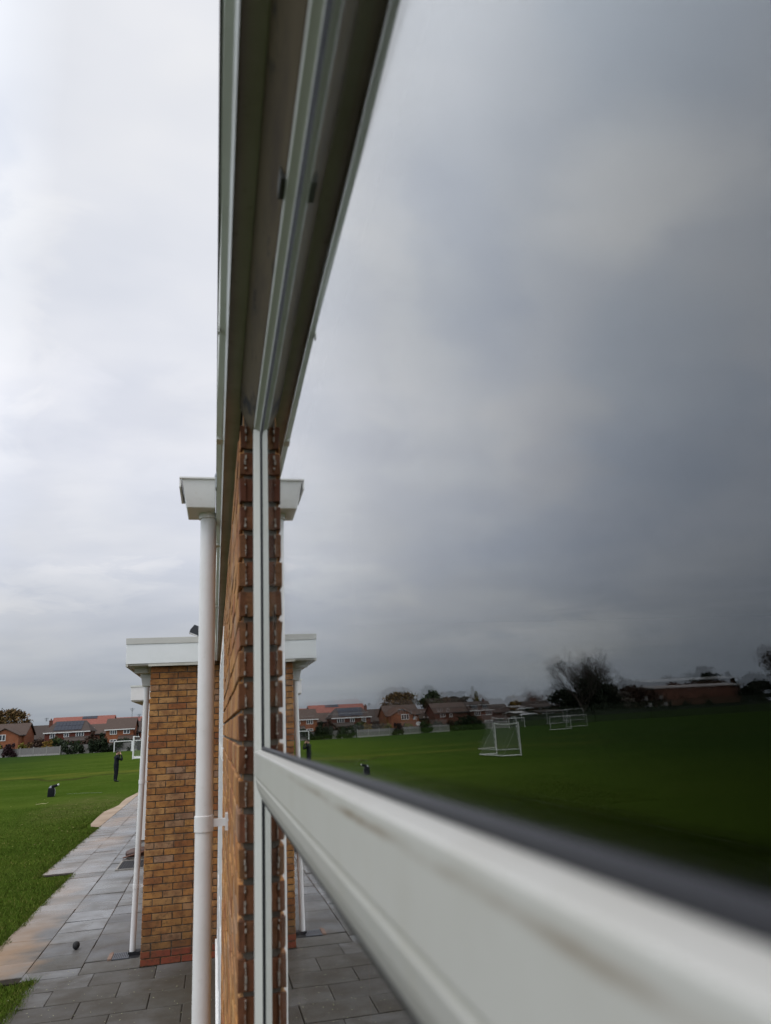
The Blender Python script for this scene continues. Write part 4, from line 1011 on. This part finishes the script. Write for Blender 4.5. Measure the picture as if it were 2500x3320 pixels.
tree('pale dry bush below the rust-tinged tree', -.5885, 188, .0030, .0180, .0100, FW, 15, 1100, 7, .28, gap=.7, name='flowering_bush')
tree('dark spreading pine rising above the hall roof', -.7310, 252, .036, .0480, .0130, FD, 16, 700, 7, .4, name='pine_tree')
tree('brown tree peeping over the left end of the hall roof', -.6720, 250, .020, .0345, .0200, FB, 17, 1500, 9, .4)
tree('dark tree line crown over the middle of the hall roof', -.7200, 252, .020, .0375, .0320, FD, 18, 2200, 14, .42, gap=.7)
tree('small dark tree over the right end of the hall roof', -.7720, 250, .020, .0375, .0060, FD, 19, 700, 5, .4, gap=.7)
tree('tall dark tree mass right of the brick hall', -.8150, 205, -.004, .0330, .0260, FD, 20, 4200, 18, .4, gap=.75)
tree('large dark tree at the end of the far hedge', -.8700, 200, -.004, .0330, .0340, FD, 22, 4000, 18, .4, gap=.75)
tree('nearer half-bare tree with high sparse crown at the field edge', -.8780, 120, .026, .0820, .0420, FB, 23, 1900, 22, .24)
def bare(label, s, Y_, zt, r0, seed, depth, L0, spread, group=TG, lean=0, fine=True):
    rng = random.Random(seed); t_ = thing('bare_tree', label, 'tree', (s * Y_, Y_, 0), 0, group); m = MB(); tips = []
    H_ = H + zt * Y_
    m.tube([(0, 0, -.1), (.05, 0, H_ * .13), (0, 0, H_ * .25)], [r0 * 1.25, r0, r0 * .9], 9, cap=False)
    tr_ = m.build('trunk', BARK, t_, recalc=False); m = MB()
    for k in range(6):
        a = k * 1.05 + rng.uniform(-.3, .3); limbs(m, rng, Vector((0, 0, H_ * rng.uniform(.16, .25))), Vector((math.cos(a) * spread + lean, math.sin(a) * spread, 1)).normalized(), H_ * L0, r0 * .55, depth, tips, .55, 6, .12)
    for q in tips:
        for _ in range(5):
            e = q + Vector((rng.gauss(0, .5), rng.gauss(0, .5), rng.gauss(.15, .45))); wv = Vector((rng.gauss(0, 1), rng.gauss(0, 1), rng.gauss(0, 1))).normalized() * .03
            m.add([q - wv, q + wv, e], [(0, 1, 2)])
    m.build('crown', BARK, t_, recalc=False)
bare('big bare-branched tree standing at the far field edge', -.5180, 188, .0690, .45, 31, 5, .31, .85)
bare('small bare tree behind the chimney of the wide dark-roofed house', -.4420, 222, .0315, .25, 33, 4, .25, .5)
bare('bare-topped tree behind the ivy-covered tree', -.5450, 197, .0600, .36, 35, 5, .30, .6)
BG = 'bushes along the garden boundary'
def bush(label, s, Y_, hw, zt, leafm, seed, n=1000, size=.2, name='garden_bush', lobes=6):
    rng = random.Random(seed); W_ = hw * Y_; ht = H + zt * Y_
    b_ = thing(name, label, 'bush', (s * Y_, Y_, 0), 0, BG)
    m = MB()
    for k in range(5): m.tube([(rng.uniform(-.2, .2) * W_, 0, -.05), (rng.uniform(-.5, .5) * W_, rng.uniform(-.3, .3) * W_, ht * .6)], [.05, .02], 5)
    m.build('stem', BARK, b_, recalc=False); n = int(n * 1.7); m = MB(); cs = []
    for k in range(lobes * 3):
        x = rng.uniform(-1, 1); r = rng.uniform(.22, .45); top = math.sqrt(max(.1, 1 - x * x * .85)); cs.append(((x * W_, rng.uniform(-.5, .5) * W_ * .6, ht * rng.uniform(.12, .86) * top), (W_ * r * .7, W_ * r * .6, ht * r * .45)))
    leaf_cloud(m, cs, n, size, rng, shell=.6); m.build('crown', leafm, b_, recalc=False)
bush('tall dark green bush between the lattice-window and solar panel houses', -.1400, 147.6, .0105, .0078, FD, 41, 1800, .22, lobes=9)
bush('brownish upright shrub behind the tall dark bush', -.1475, 153, .0075, .0090, FB, 42, 1100, .22)
bush('low dark bush in front of the garden fence', -.1690, 148.2, .0115, -.0010, FD, 43, 1300, .18, lobes=9)
bush('round green bush below the solar panel house', -.1660, 158, .0085, .0012, FG, 44, 900)
bush('green climbing hedge on the wall of the solar panel house', -.1880, 168, .0135, .0035, FG, 45, 1300, .22, lobes=9)
bush('bushy brown tree-shrub left of the solar panel house', -.2125, 160, .0080, .0050, FB, 46, 1200)
bush('yellow-green shrub leaning on the fence by the gabled house', -.2260, 157, .0060, -.0010, FY, 47, 500)
bush('purple-leaved bush in front of the gabled house', -.2395, 154, .0078, .0006, FP, 48, 1000)
bush('yellow shrub at the edge of view below the gabled house', -.2545, 158, .0080, -.0010, FY, 49, 600)
bush('small yellow bush poking over the garden fence', -.2010, 153, .0035, -.0058, FY, 50, 300, .14)
bush('dark clipped hedge bush behind the edge-on goal', -.1120, 148.8, .0150, -.0012, FD, 51, 1500, .2, lobes=10)
bush('dark bush right of the clipped hedge near the annexe pipe', -.0900, 148.5, .0130, -.0020, FD, 52, 1100, .2, lobes=8)
bush('green bush by the white dish', -.2790, 157, .0095, .0012, FG, 53, 1000)
bush('dark shrub below the low brown house', -.2960, 160, .0095, -.0005, FD, 54, 1000)
bush('reddish shrub below the plain-roofed house', -.3130, 162, .0080, -.0010, FB, 55, 800)
bush('large dark bush in front of the dormer house', -.3400, 162, .0200, .0052, FD, 56, 2800, .26, lobes=12)
bush('dark bush beside the farthest goal', -.3890, 168, .0130, .0010, FD, 57, 1300, .24)
bush('dark shrub against the left end of the hall wall', -.6560, 205, .0120, .0105, FD, 58, 1000, .3)
bush('dark shrub against the hall wall centre', -.6890, 206, .0090, .0085, FD, 59, 900, .3)
bush('dark rounded shrub against the right of the hall wall', -.7230, 206, .0100, .0085, FD, 60, 900, .3)
bush('brown-leaved shrub behind the fence left of the purple bush', -.2480, 160, .0060, .0005, FB, 61, 900)
bush('broad golden-brown shrub between the gabled and solar panel houses', -.2190, 158, .0100, -.0002, FO, 62, 1200)
bush('dark brown rounded shrub left of the green climbing hedge', -.2060, 157, .0090, .0042, FB, 63, 1200)
bush('pale straw-coloured shrub below the solar panel house', -.1965, 156, .0060, .0008, FGO, 64, 500)
bush('dark green shrub beside the small white door of the solar panel house', -.1830, 157, .0075, -.0005, FD, 65, 900)
bush('reddish shrub right of the round green bush', -.1560, 156, .0070, -.0008, FB, 66, 800)
# long dark boundary hedges
def hedge(label, a, b, h, seed, n=2600):
    rng = random.Random(seed); a = Vector((*a, 0)); b = Vector((*b, 0)); L = (b - a).length; d = (b - a).normalized()
    hd_ = thing('hedge', label, 'hedge', tuple(a)); m = MB(); q = Vector((-d.y, d.x, 0)); k = max(4, int(L / 2)); pts = []
    for i in range(k + 1):
        c = d * (L * i / k); hh = h * (1 + .06 * mnoise.noise((i * .6, seed, 0))); w_ = .8
        pts += [tuple(c - q * w_ + Vector((0, 0, -.1))), tuple(c - q * w_ * .85 + Vector((0, 0, hh * .93))), tuple(c + q * w_ * .85 + Vector((0, 0, hh))), tuple(c + q * w_ + Vector((0, 0, -.1)))]
    m.add(pts, [(4 * i + j, 4 * i + j + 1, 4 * i + 5 + j, 4 * i + 4 + j) for i in range(k) for j in range(3)] + [(0, 1, 2, 3), (4 * k + 3, 4 * k + 2, 4 * k + 1, 4 * k)])
    m.build('core', FD, hd_)
    m = MB()
    for _ in range(n):
        p = d * rng.uniform(0, L) - q * rng.uniform(.6, .95) + Vector((0, 0, rng.uniform(0, h * 1.06)))
        if rng.random() < .3: p = d * rng.uniform(0, L) + q * rng.uniform(-.8, .8) + Vector((0, 0, h * rng.uniform(.95, 1.08)))
        u = Vector((rng.gauss(0, 1), rng.gauss(0, 1), rng.gauss(0, 1))).normalized(); w_ = u.orthogonal().normalized(); v_ = u.cross(w_); s = rng.uniform(.12, .3)
        m.add([p - w_ * s, p + v_ * s * .6, p + w_ * s, p - v_ * s * .6], [(0, 1, 2, 3)])
    m.build('leaves', FD, hd_, recalc=False)
hedge('dark hedge behind the touching goals and the marquee', (-67, 165), (-92, 173.5), 2.3, 71)
hedge('dark hedge below the big bare tree', (-92.3, 173.6), (-112, 180.5), 2.6, 72)
hedge('long dark hedge in front of the brick hall', (-112.4, 180.8), (-148, 189), 2.6, 73, 3600)
hedge('dark hedge under the tall trees right of the hall', (-148.3, 189.2), (-185, 200), 2.6, 74, 3000)
